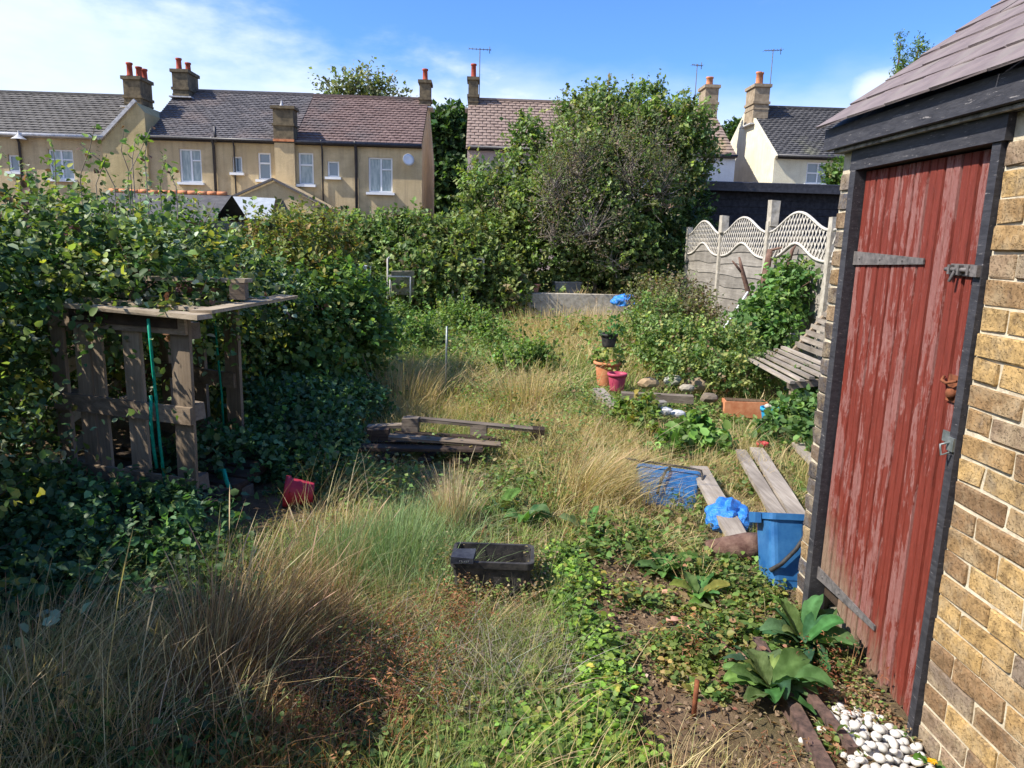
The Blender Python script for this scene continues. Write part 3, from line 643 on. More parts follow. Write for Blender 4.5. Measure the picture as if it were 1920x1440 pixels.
    MB().bar((ra.x, 24.93, ra.z+.02), (rb.x+.15, 24.93, rb.z), .07, .10, up=(0, 1, 0)).bar((ra.x, 24.93, ra.z+.02), (rl_.x, 24.93, rl_.z), .07, .10, up=(0, 1, 0)).build('verge_board', IRON, t)
    # --- house 3 behind the tree
    x0, x1 = -.62, 9.5
    t = thing('terraced_house', 'house half hidden behind the big shrub tree, with lichened brown tile roof', 'house', (x0, Y0, GZ)); xm = 5.5; ze, zr = 5.1, 7.35
    m = MB(); wall_open(m, x0, xm, GZ, ze, Y0, []); m.build('wall', PINKR, t); m = MB(); wall_open(m, xm, x1, GZ, ze, Y0, []); m.build('wall', PALEW, t)
    g = MB(); yb = 35
    for x in (x0, x1): g.quad((x, Y0, GZ), (x, yb, GZ), (x, yb, ze), (x, yr, zr-.03), (x, Y0, ze))
    g.build('gable_wall', PINKR, t)
    roof(t, x0-.05, x1, ze, zr, Y0, yr, 17, 34, PALETILE); gutter(t, x0, x1, Y0, ze-.05)
    p = atY(888, 148, 31.4); chimney(t, p.x, 31.4, 6.9, p.z, .40, .8, CHIM, [(0, -.1, .55)]); q = atY(900, 90, 31.8); aerial(t, q.x, 31.8, 7.0, q.z-7.0, .9, .02)
    p = atY(1330, 163, 31.4); chimney(t, p.x, 31.4, 6.6, p.z, .55, .9, CHIML, [(-.1, -.2, .34), (.08, .15, .42)], TERRA); q = atY(1312, 120, 31.6); aerial(t, q.x-.1, 31.6, 7.0, q.z-7.0, .45, .05)
    # --- house 4 cream
    x0, x1 = 11.0, 19.0; ze, zr = 5.15, 7.45
    t = thing('terraced_house', 'cream rendered house with dark mossy slate roof beside the outhouse roof', 'house', (x0, Y0, GZ))
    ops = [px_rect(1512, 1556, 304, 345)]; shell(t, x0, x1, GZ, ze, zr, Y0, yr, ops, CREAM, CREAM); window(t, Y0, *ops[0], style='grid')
    roof(t, x0+.06, x1, ze, zr, Y0, yr, 26, 34, DARKSL); gutter(t, x0+.05, x1, Y0, ze-.05)
    s = (zr-ze)/(yr-Y0)
    MB().bar((x0+.02, Y0-.15, ze-.13), (x0+.02, yr, zr-.02), .10, .12).build('bargeboard', CREAM, t)
    p = atY(1420, 162, 31.0); chimney(t, p.x+.05, 31.0, 6.6, p.z, .62, 1.0, CHIML, [(-.12, -.25, .5), (.08, .05, .55), (.12, .3, .5)], TERRA); q = atY(1450, 92, 31.8); aerial(t, q.x, 31.8, 7.0, q.z-7.0, .75, -.06)
    # low outbuildings
    a = atY(150, 350, 14.5); b = atY(388, 352, 14.5)
    t = thing('garden_outbuilding', 'low grey outbuilding with orange ridge tiles rising behind the brambles', 'outbuilding', (a.x, 14.5, GZ))
    MB().box(((a.x+b.x)/2, 15.6, (GZ+a.z-.55)/2+.0), (b.x-a.x, 2.0, a.z-.55-GZ)).build('wall', CONCD, t)
    rf = MB(); rf.add([(a.x-.05, 14.4, a.z-.60), (b.x+.1, 14.4, a.z-.60), (b.x+.1, 15.6, a.z-.02), (a.x-.05, 15.6, a.z-.02), (b.x+.1, 16.8, a.z-.6), (a.x-.05, 16.8, a.z-.6)], [(0, 1, 2, 3), (3, 2, 4, 5)]); r = rf.build('roof', DARKSL, t)
    n = 12
    for k in range(n):
        xx = a.x+(b.x-a.x)*(k+.5)/n; MB().tube([(xx-(b.x-a.x)/n*.48, 15.6, a.z), (xx+(b.x-a.x)/n*.48, 15.6, a.z+random.uniform(-.01, .01))], .045, 8).build('ridge_tile', TERRA, r)
    a = atY(392, 362, 18); b = atY(490, 366, 18); c = atY(532, 412, 18)
    t = thing('garden_shed', 'grey felt roofed shed beneath the gable of the tan house', 'shed', (a.x, 18, GZ))
    m = MB(); m.add([(a.x, 18, c.z), (c.x-.3, 18, c.z), (b.x, 19.2, b.z), (a.x, 19.2, a.z), (c.x-.3, 20.4, c.z), (a.x, 20.4, c.z)], [(0, 1, 2, 3), (3, 2, 4, 5)]); m.build('roof', FELT, t)
    m = MB(); m.add([(a.x, 18.05, GZ), (c.x-.32, 18.05, GZ), (c.x-.32, 18.05, c.z-.02), (a.x, 18.05, c.z-.02), (c.x-.32, 20.3, GZ), (c.x-.32, 20.3, c.z-.02), (c.x-.32, 19.2, b.z-.03)], [(0, 1, 2, 3), (1, 4, 5, 6, 2)]); m.build('wall', CONCD, t)
houses()

# ------------------------------------------------------------ black shed and waney-lap fence on the right
def right_side():
    a = atY(1283, 345, 17); b = (9.0, 17.0)
    t = thing('black_shed', 'long black weatherboarded shed with flat roof behind the trellis fence', 'shed', (a.x, 17, GZ)); top = 3.0
    n = 15; hb = (top-.12-GZ)/n
    for k in range(n):
        z = GZ+hb*(k+.5); m = MB(); y0 = 17.0
        m.add([(a.x, y0-.028, z-hb/2), (9, y0-.028, z-hb/2), (9, y0-.004, z+hb/2+.02), (a.x, y0-.004, z+hb/2+.02), (a.x, y0+.01, z-hb/2), (9, y0+.01, z-hb/2), (9, y0+.01, z+hb/2+.02), (a.x, y0+.01, z+hb/2+.02)], [(0, 1, 2, 3), (0, 4, 5, 1), (0, 3, 7, 4), (3, 2, 6, 7)]); m.build('board', SHEDBL, t)
    MB().box(((a.x+9)/2, 18.6, (GZ+top)/2), (9-a.x-.02, 3.1, top-GZ-.15)).build('wall', SHEDBL, t)
    r = MB().box(((a.x+9)/2, 18.5, top+.03), (9-a.x+.3, 3.5, .10)).build('roof', SHEDSL2, t)
    MB().box(((a.x+9)/2, 16.70, top-.02), (9-a.x+.34, .03, .20), jit=.01).build('fascia', BLACKP, r)
    FX = 4.1
    t = thing('fence', 'grey waney lap fence with wavy trellis tops and concrete posts', 'fence', (FX, 11.5, 0))
    posts = [14.45, 12.43, 10.36, 8.45, 6.5]
    for i, y in enumerate(posts): MB().box((FX, y, .98), (.10, .10, 2.02), jit=.004).build('post', CONC, t)
    MB().box((FX+.02, 10.36-.02, 2.1), (.12, .14, .36), jit=.01).build('post_cap', CONC, t); MB().box((FX-.02, 12.43-.10, 2.0), (.12, .16, .28), jit=.01).build('post_cap', CONC, t)
    for a_, b_ in zip(posts, posts[1:]):
        y0, y1 = b_+.06, a_-.06; L = y1-y0; zt = 1.50; n = 9; hb = (zt+.25)/n
        for k in range(n):
            z = .02+hb*(k+.5)*.98; m = MB(); ns = 7; vs = []
            for q in range(ns+1):
                u = q/ns; y = y0+L*u; w = .012*math.sin(u*9+k*2.1)+random.uniform(-.006, .006)
                zz = z-hb/2+w; zu = z+hb/2+.012
                if k == n-1: zu = z-.05 + .26*math.exp(-((u-.5)/.20)**2); zu = max(zu, zz+.03)
                if k == n-1 and False: pass
                vs += [(FX-.020, y, zz), (FX-.004, y, zu), (FX+.004, y, zu), (FX-.010, y, zz)]
            fs = [(4*q+j, 4*q+4+j, 4*q+4+(j+1) % 4, 4*q+(j+1) % 4) for q in range(ns) for j in range(4)]+[(3, 2, 1, 0), (4*ns, 4*ns+1, 4*ns+2, 4*ns+3)]
            m.add(vs, fs); m.build('slat', SILVX, t)
        # wavy trellis
        def wave(u): return 1.84+.24*(.5-.5*math.cos(2*math.pi*u))**.9
        def low(u): return 1.47+.22*math.exp(-((u-.5)/.24)**2)
        N = 16; f = MB(); f.tube([(FX-.02, y0+L*k/N, wave(k/N)) for k in range(N+1)], .020, 6).tube([(FX-.02, y0+L*k/N, low(k/N)) for k in range(N+1)], .020, 6)
        f.build('trellis_frame', PALEWD, t)
        lt = MB()
        for sgn in (1, -1):
            k = -10
            while k < 30:
                pts = []
                for q in range(41):
                    z = 1.40+.75*q/40; u = (k*.095 + sgn*(z-1.4)*.62)/L
                    if 0 <= u <= 1 and low(u) < z < wave(u): pts.append((u, z))
                if len(pts) > 1:
                    A, B = pts[0], pts[-1]; lt.bar((FX-.02+sgn*.006, y0+L*A[0], A[1]), (FX-.02+sgn*.006, y0+L*B[0], B[1]), .022, .006, up=(1, 0, 0))
                k += 1
        o = lt.build('lattice', PALEWD, t); o['kind'] = 'stuff'
SHEDSL2 = m_noise('dark_felt', (.05, .05, .06), (.12, .11, .11), 5, .8)
PALEWD = m_noise('bleached_softwood', (.42, .39, .34), (.60, .56, .50), 9, .85, (2, 2, 2), .3)
right_side()

def bench():
    # collapsed slatted bench: seat low at left, back leaning away to the upper right
    a = G(1392, 668, .42); b = G(1492, 722, .42); dirv = (b-a).normalized(); t = thing('slatted_bench', 'weathered grey slatted garden bench slumped against the fence', 'bench', (a.x, a.y, 0))
    side = Vector((-dirv.y, dirv.x, 0)); side = side if side.x > 0 else -side; L = (b-a).length*.92
    for k in range(6): p = a + side*(.02+.085*k)+Vector((0, 0, .022*k)); MB().bar(p-dirv*.02*(k % 2), p+dirv*L, .048, .024, jit=.003).build('seat_slat', SILV, t)
    q = a+side*.54+Vector((0, 0, .12))
    bk = (side*.75+Vector((0, 0, 1))).normalized()
    for k in range(9): p = q + bk*(.05+.085*k); MB().bar(p+dirv*.02, p+dirv*(L-.0), .050, .022, up=side, jit=.003).build('back_slat', SILV, t)
    for e in (.06, L-.06):
        MB().bar(a+dirv*e+Vector((0, 0, -.04)), q+dirv*e+Vector((0, 0, -.09)), .05, .06).build('seat_rail', WOOD_X, t)
        MB().bar(q+dirv*e-bk*.45+side*.03, q+dirv*e+bk*.80+side*.03, .05, .05, up=side).build('back_leg', WOOD_Z, t)
        MB().bar(a+dirv*e+side*.05+Vector((0, 0, -.42)), a+dirv*e+side*.05+Vector((0, 0, -.03)), .05, .05, up=side).build('front_leg', WOOD_Z, t)
bench()

# ------------------------------------------------------------ pallets
def compost_bay():
    def frame(name, label, A, B, z0, z1, verts, horis, vm=WOOD_Z, hm=PALX, vw=.12, hw=.10, front=1):
        A, B = Vector((*A, 0)), Vector((*B, 0)); d = (B-A); L = d.length; d.normalize(); n = Vector((d.y, -d.x, 0))  # towards camera
        t = thing(name, label, 'pallet', (A.x, A.y, z0)); cz = (z0+z1)/2
        for u, w, dz in verts:
            p = A+d*(L*u); MB().bar(p+Vector((0, 0, z0)), p+Vector((random.uniform(-.01, .01), 0, z1+dz)), w, .022, up=n, jit=.003).build('board', vm, t)
        for z, w, off, u0, u1 in horis:
            p = A+n*off; MB().bar(p+d*(L*u0)+Vector((0, 0, z)), p+d*(L*u1)+Vector((0, 0, z+random.uniform(-.012, .012))), .022, w, jit=.003).build('cross_board', hm, t)
        return t, A, d, n, L
    t, A, d, n, L = frame('pallet', 'upright pallet with four vertical boards at the front of the stack', (-2.50, 4.29), (-1.58, 3.96), .15, 1.10,
        [(.05, .09, 0), (.23, .11, 0), (.34, .075, -.01), (.60, .12, .02), (.93, .125, .06)], [(.62, .10, .024, 0, 1), (1.12, .11, .024, .02, 1.0), (.20, .10, .024, .0, .98)])
    for u in (.08, .5, .93):
        for z in (.2, .62, 1.08): MB().box(A+d*(L*u)-n*.06+Vector((0, 0, z)), (.10, .09, .09), Euler((0, 0, math.atan2(d.y, d.x))), .004).build('block', WOOD_X, t)
    frame('pallet', 'upright pallet at the back with two wide posts strung with twine', (-2.75, 5.62), (-1.66, 4.92), .14, 1.24,
        [(.10, .10, 0), (.40, .10, 0), (.70, .13, 0), (.97, .14, .02)], [(.62, .10, .024, 0, 1), (1.2, .1, .024, 0, 1), (.2, .1, .024, 0, 1)])
    frame('pallet', 'upright side pallet with horizontal slats behind the front boards', (-2.56, 4.36), (-2.80, 5.56), .14, 1.1,
        [(.05, .09, 0), (.5, .09, 0), (.95, .09, 0)], [(z, .085, .03, 0, 1) for z in (.26, .46, .78, .98)], hm=PALY)
    # base pallet
    t = thing('pallet', 'flat dark pallet lying under the stack among the ferny weeds', 'pallet', (-2.0, 4.4, 0))
    P = [Vector((-2.55, 4.20, .13)), Vector((-1.48, 3.76, .13)), Vector((-1.35, 4.80, .13))]; e1 = (P[1]-P[0]); e2 = (P[2]-P[1])
    for k in range(6): q = P[0]+e2*(k+.5)/6; MB().bar(q, q+e1, .125, .022, jit=.004).build('board', DARKW, t)
    for k in range(3):
        q = P[0]+e1*(.05+.45*k)+Vector((0, 0, -.024)); MB().bar(q, q+e2, .10, .022).build('stringer', DARKW, t)
        for j in range(3): MB().box(q+e2*(.06+.44*j)+Vector((0, 0, -.055)), (.12, .10, .085), (0, 0, -.4)).build('block', WOOD_X, t)
    # top pallet
    t = thing('pallet', 'sun bleached pallet laid flat as a lid on the stack, brambles over it', 'pallet', (-1.9, 4.5, 1.2))
    a = Vector((-2.30, 4.16, 1.19)); b = Vector((-1.45, 3.85, 1.175)); c = G(542, 556, 1.20)
    MB().bar(a, b, .11, .022, jit=.006).build('board', LIDW, t); MB().bar(b+Vector((-.04, .05, .022)), c, .12, .022, jit=.005).build('board', LIDW, t)
    for k in range(1, 4):
        q = a+(c-b)*(.28*k)+Vector((-.15, 0, .0)); MB().bar(q, q+(b-a)*1.05, .09, .02, jit=.005).build('board', LIDW, t)
    tp = G(466, 526, 1.335); u = (a-b).normalized()
    MB().bar(tp, tp+Vector((-.62, .06, .0)), .11, .024, jit=.004).build('board', LIDW, t)
    MB().box(tp+Vector((-.06, 0, -.062)), (.09, .10, .10), (0, 0, .1)).build('block', PALX, t)
    MB().box(a*.5+b*.5+Vector((-.1, .1, -.05)), (.75, .09, .07), (0, 0, -.35)).build('beam', DARKW, t)
    # twine
    def tw(pts, lab, r=.005):
        o = MB().tube(pts, r, 5).build('twine', TWINE, None); tag(o, lab, 'twine', None)
    P1 = lambda x, y, Y: tuple(atY(x, y, Y))
    tw([P1(278, 598, 3.95), P1(284, 660, 3.98), P1(292, 740, 4.0), P1(300, 830, 4.0), P1(310, 912, 4.0)], 'long green twine hanging straight down the front pallet', .009)
    tw([P1(283, 742, 3.98), P1(283, 790, 3.98), P1(288, 840, 4.0), P1(294, 878, 4.0)], 'short doubled green twine looped at the middle cross board', .010)
    tw([P1(402, 592, 4.9), P1(408, 660, 4.92), P1(416, 740, 4.93), P1(420, 815, 4.93)], 'green twine hanging between the two rear posts', .008)
    tw([P1(205, 912, 4.05), P1(270, 925, 3.95), P1(320, 935, 3.9), P1(372, 965, 3.82)], 'green twine trailing along the foot of the pallets', .006)
    tw([P1(411, 883, 4.25), P1(420, 882, 4.2), P1(424, 900, 4.15), P1(431, 918, 4.12)], 'stub of green plastic pipe poking from the base pallet', .013)
PALY = m_wood('pallet_wood_y', (.28, .23, .14), (.54, .45, .30), 'y')
LIDW = m_wood('bleached_lid_wood', (.28, .22, .15), (.55, .46, .34), 'x', vary=.1)
compost_bay()

def mid_pallet():
    t = thing('pallet', 'broken pallet lying tilted in the long straw grass at centre', 'pallet', (-.2, 5.2, .1))
    P = lambda x, y, Y: atY(x, y, Y)
    MB().bar(P(762, 783, 5.55), P(1012, 806, 5.45), .09, .022, jit=.004).build('board', WOOD_X, t)            # upper rear board
    MB().bar(P(690, 800, 5.5), P(765, 797, 5.5), .09, .022, jit=.004).build('board', WOOD_X, t)
    for x, y in ((770, 797), (898, 808)): MB().box(P(x, y, 5.5), (.125, .10, .12), (0, 0, -.08), .005).build('block', WOOD_X, t)
    MB().box(P(1008, 820, 5.45), (.09, .12, .15), (0, .1, 0), .006).build('block', DARKW, t)
    for k, (x0, y0, x1, y1, Y) in enumerate([(730, 818, 940, 834, 5.15), (676, 838, 905, 842, 5.05), (700, 828, 915, 826, 5.32), (740, 812, 930, 822, 5.42)]):
        MB().bar(P(x0, y0, Y), P(x1, y1, Y), .11, .022, jit=.005).build('board', PALX if k == 0 else DARKW, t)
    MB().box(P(710, 815, 5.35), (.16, .10, .10), (0, 0, 0), .004).build('block', DARKW, t)
    for x in (745, 815, 880): MB().bar(P(x-20, 850, 4.95)-Vector((0, 0, .06)), P(x+10, 820, 5.5)-Vector((0, 0, .02)), .09, .02, jit=.004).build('stringer', DARKW, t)
mid_pallet()

# ------------------------------------------------------------ smaller things
def rotm(x=0, y=0, z=0): return Euler((rad(x), rad(y), rad(z))).to_matrix()
def pot(name, label, c, r, h, mat, rim=.02, tilt=None, soil=True, cat='plant pot'):
    t = thing(name, label, cat, c); Rm = tilt or Matrix.Identity(3)
    MB().lathe(c, [(0, .0), (r*.70, 0), (r*.72, .01), (r*.93, h-.035), (r*.93, h-.03), (r+rim*.4, h-.03), (r+rim*.4, h), (r*.88, h), (r*.84, h-.04), (r*.68, .03), (0, .03)], 24, Rm).build('pot', mat, t)
    if soil: MB().lathe(c, [(0, h-.035), (r*.85, h-.04)], 16, Rm).build('soil', SOIL, t)
    return t
def tapered_bin(t, c, w, d, h, tp, Rm, mat, rim_mat, wall=.006, rimh=.03):
    c = Vector(c); vs = []; m = MB()
    def ring(wx, dy, z, n=4, r=.03):
        out = []
        for sx, sy, a0 in ((1, 1, 0), (-1, 1, 90), (-1, -1, 180), (1, -1, 270)):
            for k in range(n): a = rad(a0+90*k/(n-1)); out.append(c + Rm @ Vector((sx*(wx/2-r)+r*math.cos(a), sy*(dy/2-r)+r*math.sin(a), z)))
        return out
    rings = [ring(w*tp, d*tp, 0), ring(w*tp, d*tp, .002), ring(w*(tp+(1-tp)*.18), d*(tp+(1-tp)*.18), h*.18), ring(w*(tp+(1-tp)*.18)+.006, d*(tp+(1-tp)*.18)+.006, h*.19), ring(w, d, h-rimh), ring(w+.02, d+.02, h-rimh), ring(w+.02, d+.02, h), ring(w-wall*2, d-wall*2, h), ring(w*tp-.01, d*tp-.01, .02)]
    n = 16; V = [p for r in rings for p in r]; F = [(i*n+k, i*n+(k+1) % n, (i+1)*n+(k+1) % n, (i+1)*n+k) for i in range(len(rings)-1) for k in range(n)]; F += [tuple(range(n-1, -1, -1)), tuple((len(rings)-1)*n+k for k in range(n))]
    m.add(V, F); return m.build('body', mat, t)
def things():
    # blue caddy by the shed corner
    c = G(1467, 1108); c = Vector((1.478, 3.17, -.035)); Rm = rotm(-20, 2, 0)
    t = thing('recycling_caddy', 'upright blue plastic caddy with black handle against the outhouse corner', 'bin', c); tapered_bin(t, c, .180, .20, .385, .86, Rm, BLUE, BLACKPL)
    pts = [c+Rm @ Vector(p) for p in ((.100, -.09, .345), (.085, -.118, .31), (.02, -.122, .22), (-.05, -.118, .15), (-.095, -.09, .115))]; MB().tube(pts, [.011, .010, .010, .010, .011], 8).build('handle', BLACKPL, t)
    MB().box(c+Rm @ Vector((-.12, .02, .36)), (.03, .08, .05), Rm).build('lid_lug', BLUE, t)
    # lying blue caddy in the grass
    c = G(1262, 958, .02); Rm = rotm(-52, 12, 12)
    t = thing('recycling_caddy', 'blue plastic caddy with black rim lying on its side in the straw', 'bin', c); tapered_bin(t, c+Vector((-.01, .10, -.085)), .40, .25, .33, .82, rotm(-66, 5, -10), BLUE, BLACKPL)
    cc = c+Vector((-.01, .10, -.085)); Rq = rotm(-66, 5, -10); rim = [cc+Rq @ Vector(p) for p in ((-.29, -.13, .36), (-.21, -.14, .342), (-.1, -.142, .342), (0, -.142, .342), (.1, -.142, .342), (.203, -.14, .335), (.21, -.132, .27), (.195, -.128, .12))]
    MB().tube(rim, .008, 6).build('rim_cord', BLACKPL, t); MB().tube([cc+Rq @ Vector(p) for p in ((.0, -.14, .32), (-.03, -.155, .26), (-.06, -.15, .16), (-.08, -.14, .06))], .009, 6).build('handle', BLACKPL, t)
    # crumpled blue bag behind the plank
    def crumple(name, label, c, s, mat, cat, seed):
        bm = bmesh.new(); bmesh.ops.create_icosphere(bm, subdivisions=4, radius=1); r = np.random.default_rng(seed); W = r.normal(size=(8, 3))*2.6; ph = r.uniform(0, 6, 8)
        for v in bm.verts:
            q = np.array(v.co); f = 1+.10*np.abs(np.sin(W @ q+ph)).sum()-.45; v.co = Vector((q[0]*s[0], q[1]*s[1], max(q[2], -.5)*s[2]))*float(f)
        me = bpy.data.meshes.new(name); bm.to_mesh(me); bm.free(); o = link(name, me, mat); o.location = c; tag(o, label, cat); return o
    c = G(1395, 1000, .05); crumple('blue_bag', 'bright blue crumpled plastic sheet between the plank and the caddy', (1.47, 3.92, .05), (.13, .16, .10), BLUEBAG, 'bag', 3).rotation_euler = (0, .3, -.5)
    crumple('blue_bag', 'small bright blue plastic bag caught on the straw near the concrete wall', atY(1172, 566, 13.0), (.22, .2, .13), BLUEBAG, 'bag', 5)
    # planks
    def plank(label, a, b, w, th, mat=SILV, name='plank'):
        a, b = Vector(a), Vector(b); d = (b-a); n = 6; sx = Vector((d.y, -d.x, 0)).normalized(); vs = []
        for k in range(n+1):
            p = a+d*k/n; ww = w/2*(1+random.uniform(-.05, .05)); j = random.uniform(-.003, .003)
            vs += [p-sx*ww+Vector((0, 0, j)), p+sx*ww+Vector((0, 0, j)), p+sx*ww+Vector((0, 0, -th)), p-sx*ww+Vector((0, 0, -th))]
        fs = [(4*k+j, 4*k+4+j, 4*k+4+(j+1) % 4, 4*k+(j+1) % 4)[::-1] for k in range(n) for j in range(4)]+[(0, 1, 2, 3), (4*n+3, 4*n+2, 4*n+1, 4*n)]
        m = MB(); m.add(vs, fs); return tag(m.build(name, mat), label, 'plank')
    plank('single pale plank slanting from the blue bin to the log', G(1310, 874, .16), G(1385, 1006, .09), .115, .03)
    plank('longest grey plank, left board of the pair by the shed corner', G(1388, 842, .12), G(1468, 975, .10), .085, .03); plank('grey plank, right board of the pair by the shed corner', G(1418, 838, .12), G(1502, 972, .10), .10, .03)
    plank('short grey plank end beside the brick pier', G(1500, 830, .14), G(1570, 900, .12), .12, .035)
    # log / old stump
    m = MB(); p = [G(1325, 1032, .06), G(1362, 1028, .08), G(1400, 1026, .09), G(1424, 1024, .10)]; m.tube(p, [.05, .06, .075, .07], 10); tag(m.build('log', BARKR), 'rotten brown log end between the straw and the blue caddy', 'log')
    # raised bed timbers and rubble
    plank('pale timber edging leading down from the pink pot', G(1122, 728, .20), G(1158, 766, .16), .11, .14, SILV, 'bed_edging'); plank('pale timber edging lying crosswise below the pots', G(1155, 756, .17), G(1248, 752, .19), .10, .08, SILVX, 'bed_edging')
    plank('dark timber edging lying behind the rubble stones', G(1165, 735, .22), G(1300, 742, .22), .10, .07, WOOD_X, 'bed_edging')
    # brown clods/rubble
    rub = [(1215, 712, .10, (.42, .30, .18)), (1262, 708, .10, (.42, .42, .36)), (1308, 714, .13, (.33, .25, .17)), (1245, 765, .07, (.62, .62, .62)), (1272, 770, .06, (.6, .6, .6)), (1330, 740, .08, (.2, .16, .12)), (1288, 722, .07, (.4, .36, .28))]
    for i, (x, y, s, c) in enumerate(rub):
        bm = bmesh.new(); bmesh.ops.create_icosphere(bm, subdivisions=2, radius=s)
        for v in bm.verts: v.co = Vector((v.co.x*1.15, v.co.y*.8, v.co.z*.62))*(1+random.uniform(-.10, .10))
        me = bpy.data.meshes.new('stone'); bm.to_mesh(me); bm.free(); o = link('stone', me, m_noise('stone_%d' % i, tuple(k*.7 for k in c), c, 14, .9)); o.location = G(x, y+6, .18)
        tag(o, ['brown stone nearest the pink pot', 'pale grey stone on the raised bed edge', 'broad brown stone right along the raised bed', 'white flint lying at the end of the cross timber', 'smaller white flint to the right of the cross timber', 'dark brown clod among the weeds left of the bench', 'small buff stone between the two bed stones'][i], 'stone')
    # orange brick-like trough
    p = G(1395, 765, .10); t = thing('terracotta_trough', 'orange terracotta trough half buried in weeds below the bench', 'planter', p)
    MB().box(p+Vector((0, 0, .0)), (.40, .16, .15), (0, 0, -.15), .006).build('body', TERRA, t); MB().box(p+Vector((0, 0, .077)), (.36, .12, .01), (0, 0, -.15)).build('soil', SOIL, t)
    p = G(1442, 790, .06); t = pot('tub', 'small bright blue tub filled with pale rubble below the bench', p, .085, .13, TURQ, .01, cat='tub')
    for k in range(4): MB().lathe(p+Vector((.03*math.cos(k*1.7), .03*math.sin(k*1.7), .10+.01*k)), [(0, 0), (.028, .01), (.03, .03), (.012, .045), (0, .046)], 7).build('rubble', CONC, t)
    p = G(1428, 850, .03); pot('beaker', 'tiny red plastic beaker behind the paired planks', p, .045, .09, REDPL, .004, soil=False, cat='beaker')
    # pots
    p = G(1137, 722, .12); t = pot('plant_pot', 'large terracotta coloured pot at the end of the raised bed', p, .14, .26, TERRA, .03)
    p2 = G(1156, 732, .12); pot('plant_pot', 'pink plastic pot standing in front of the terracotta pot', p2, .10, .185, PINK, .01)
    p3 = atY(1141, 650, 7.4); t = pot('plant_pot', 'small black pot standing above the terracotta pot', p3, .09, .14, BLACKPL, .01); foliage('seedling', [(p3.x, p3.y, p3.z+.2, .08, .08, .10)], 30, 4, .06, .04, [(1, (.05, .12, .03), 0)], t, fine=True)['kind'] = 'stuff'
    foliage('plant', [(p.x, p.y, p.z+.30, .13, .12, .09)], 60, 5, .08, .045, [(1, (.12, .20, .05), 0), (1, (.20, .22, .07), 0)], bpy.data.objects['plant_pot'], fine=True)
    p = G(588, 925, .08); pot('plant_pot', 'dull red plastic pot tipped on its side near the pallets', p, .09, .17, REDPL, .012, rotm(0, -82, 10), soil=False)
    # rod
    a = G(836, 755); b = atY(838, 612, a.y); tag(MB().tube([a, a+Vector((0, 0, .5)), b], .011, 6).build('metal_rod', STEEL), 'thin grey metal rod standing upright in the straw', 'rod')
    a = G(1300, 1345, .0); tag(MB().tube([a, a+Vector((.01, .02, .13))], .009, 6).build('iron_stake', RUST), 'short rusty iron stake standing in the soil', 'stake')
    # black crate
    c = G(925, 1112); t = thing('black_crate', 'black plastic trough with a smudged white mark among the dry weeds', 'crate', c); c = Vector((.075, 3.12, .0)); Rm = rotm(0, 0, -4)
    tapered_bin(t, c+Vector((0, 0, -.045)), .36, .20, .235, .88, Rm, BLACKPL, BLACKPL, rimh=.03); c = c+Vector((0, 0, -.045)); MB().box(c+Rm @ Vector((-.13, -.075, .247)), (.10, .10, .03), Rm, .003).build('lid_corner', DARKBL, t)
    sm = MB(); o = c+Rm @ Vector((-.125, -.128, .246)); 
    for k, (dx, h, tilt) in enumerate(((-.018, .010, .3), (-.008, .012, -.3), (.004, .008, .5), (.014, .012, -.2), (.022, .010, .2))): sm.box(o+Vector((dx, 0, random.uniform(-.003, .003))), (.0035, .001, h*.7), (0, tilt, 0))
    sm.build('white_mark', GREYPL, t)
    # stone block by the bush
    p = G(612, 735, .0); tag(MB().box(p+Vector((0, 0, .17)), (.20, .22, .38), (0, .05, .3), .015, .92).build('concrete_block', CONC), 'tall concrete block half hidden by the bramble bush', 'block')
    # low concrete retaining wall
    a = atY(962, 556, 13.9); b = atY(1185, 556, 13.9); tag(MB().box(((a.x+b.x)/2, 13.95, .36), (b.x-a.x, .22, .60), None, .01).build('retaining_wall', CONC), 'low weathered concrete wall edging the raised bed at the far end', 'wall')
    # objects on the terrace
    p = atY(1000, 546, 14.3); p.z = .64; t = pot('plant_pot', 'round pinkish clay pot standing on the low concrete wall', p, .13, .17, TERRAP, .02)
    p = atY(978, 548, 14.2); tag(MB().box(p+Vector((0, 0, .16)), (.12, .12, .38), (0, 0, .2), .01).build('stone_post', CONC), 'pale stub of stone post at the left end of the low wall', 'post')
    p = atY(1062, 545, 14.7); p.z = .5; t = thing('storage_box', 'grey plastic storage box under the big shrub', 'box', p); tapered_bin(t, p, .55, .35, .36, .9, rotm(0, 0, 5), GREYPL, GREYPL)
    p = atY(858, 562, 13.4); t = thing('window_frame', 'small white framed box opening in the undergrowth', 'frame', p); MB().box(p+Vector((-.09, 0, .07)), (.035, .05, .26)).box(p+Vector((.12, 0, .07)), (.035, .05, .24)).box(p+Vector((.015, 0, .19)), (.175, .05, .035)).build('frame', WHITE, t)
    p = atY(895, 524, 13.6); t = thing('ladder', 'short pale ladder-like frame standing against the ivy', 'ladder', p)
    for dx in (-.11, .11): MB().bar(p+Vector((dx, 0, -.05)), p+Vector((dx, .06, .44)), .03, .03, up=(0, 1, 0)).build('rail', PALEWD, t)
    for k in range(4): MB().box(p+Vector((0, .01*k, .05+.11*k)), (.19, .02, .035)).build('rung', PALEWD, t)
    # metal chair frame + leaning board
    p = atY(727, 560, 12.6); t = thing('chair_frame', 'bare metal chair frame standing in the ivy at the far left', 'chair', p); m = MB()
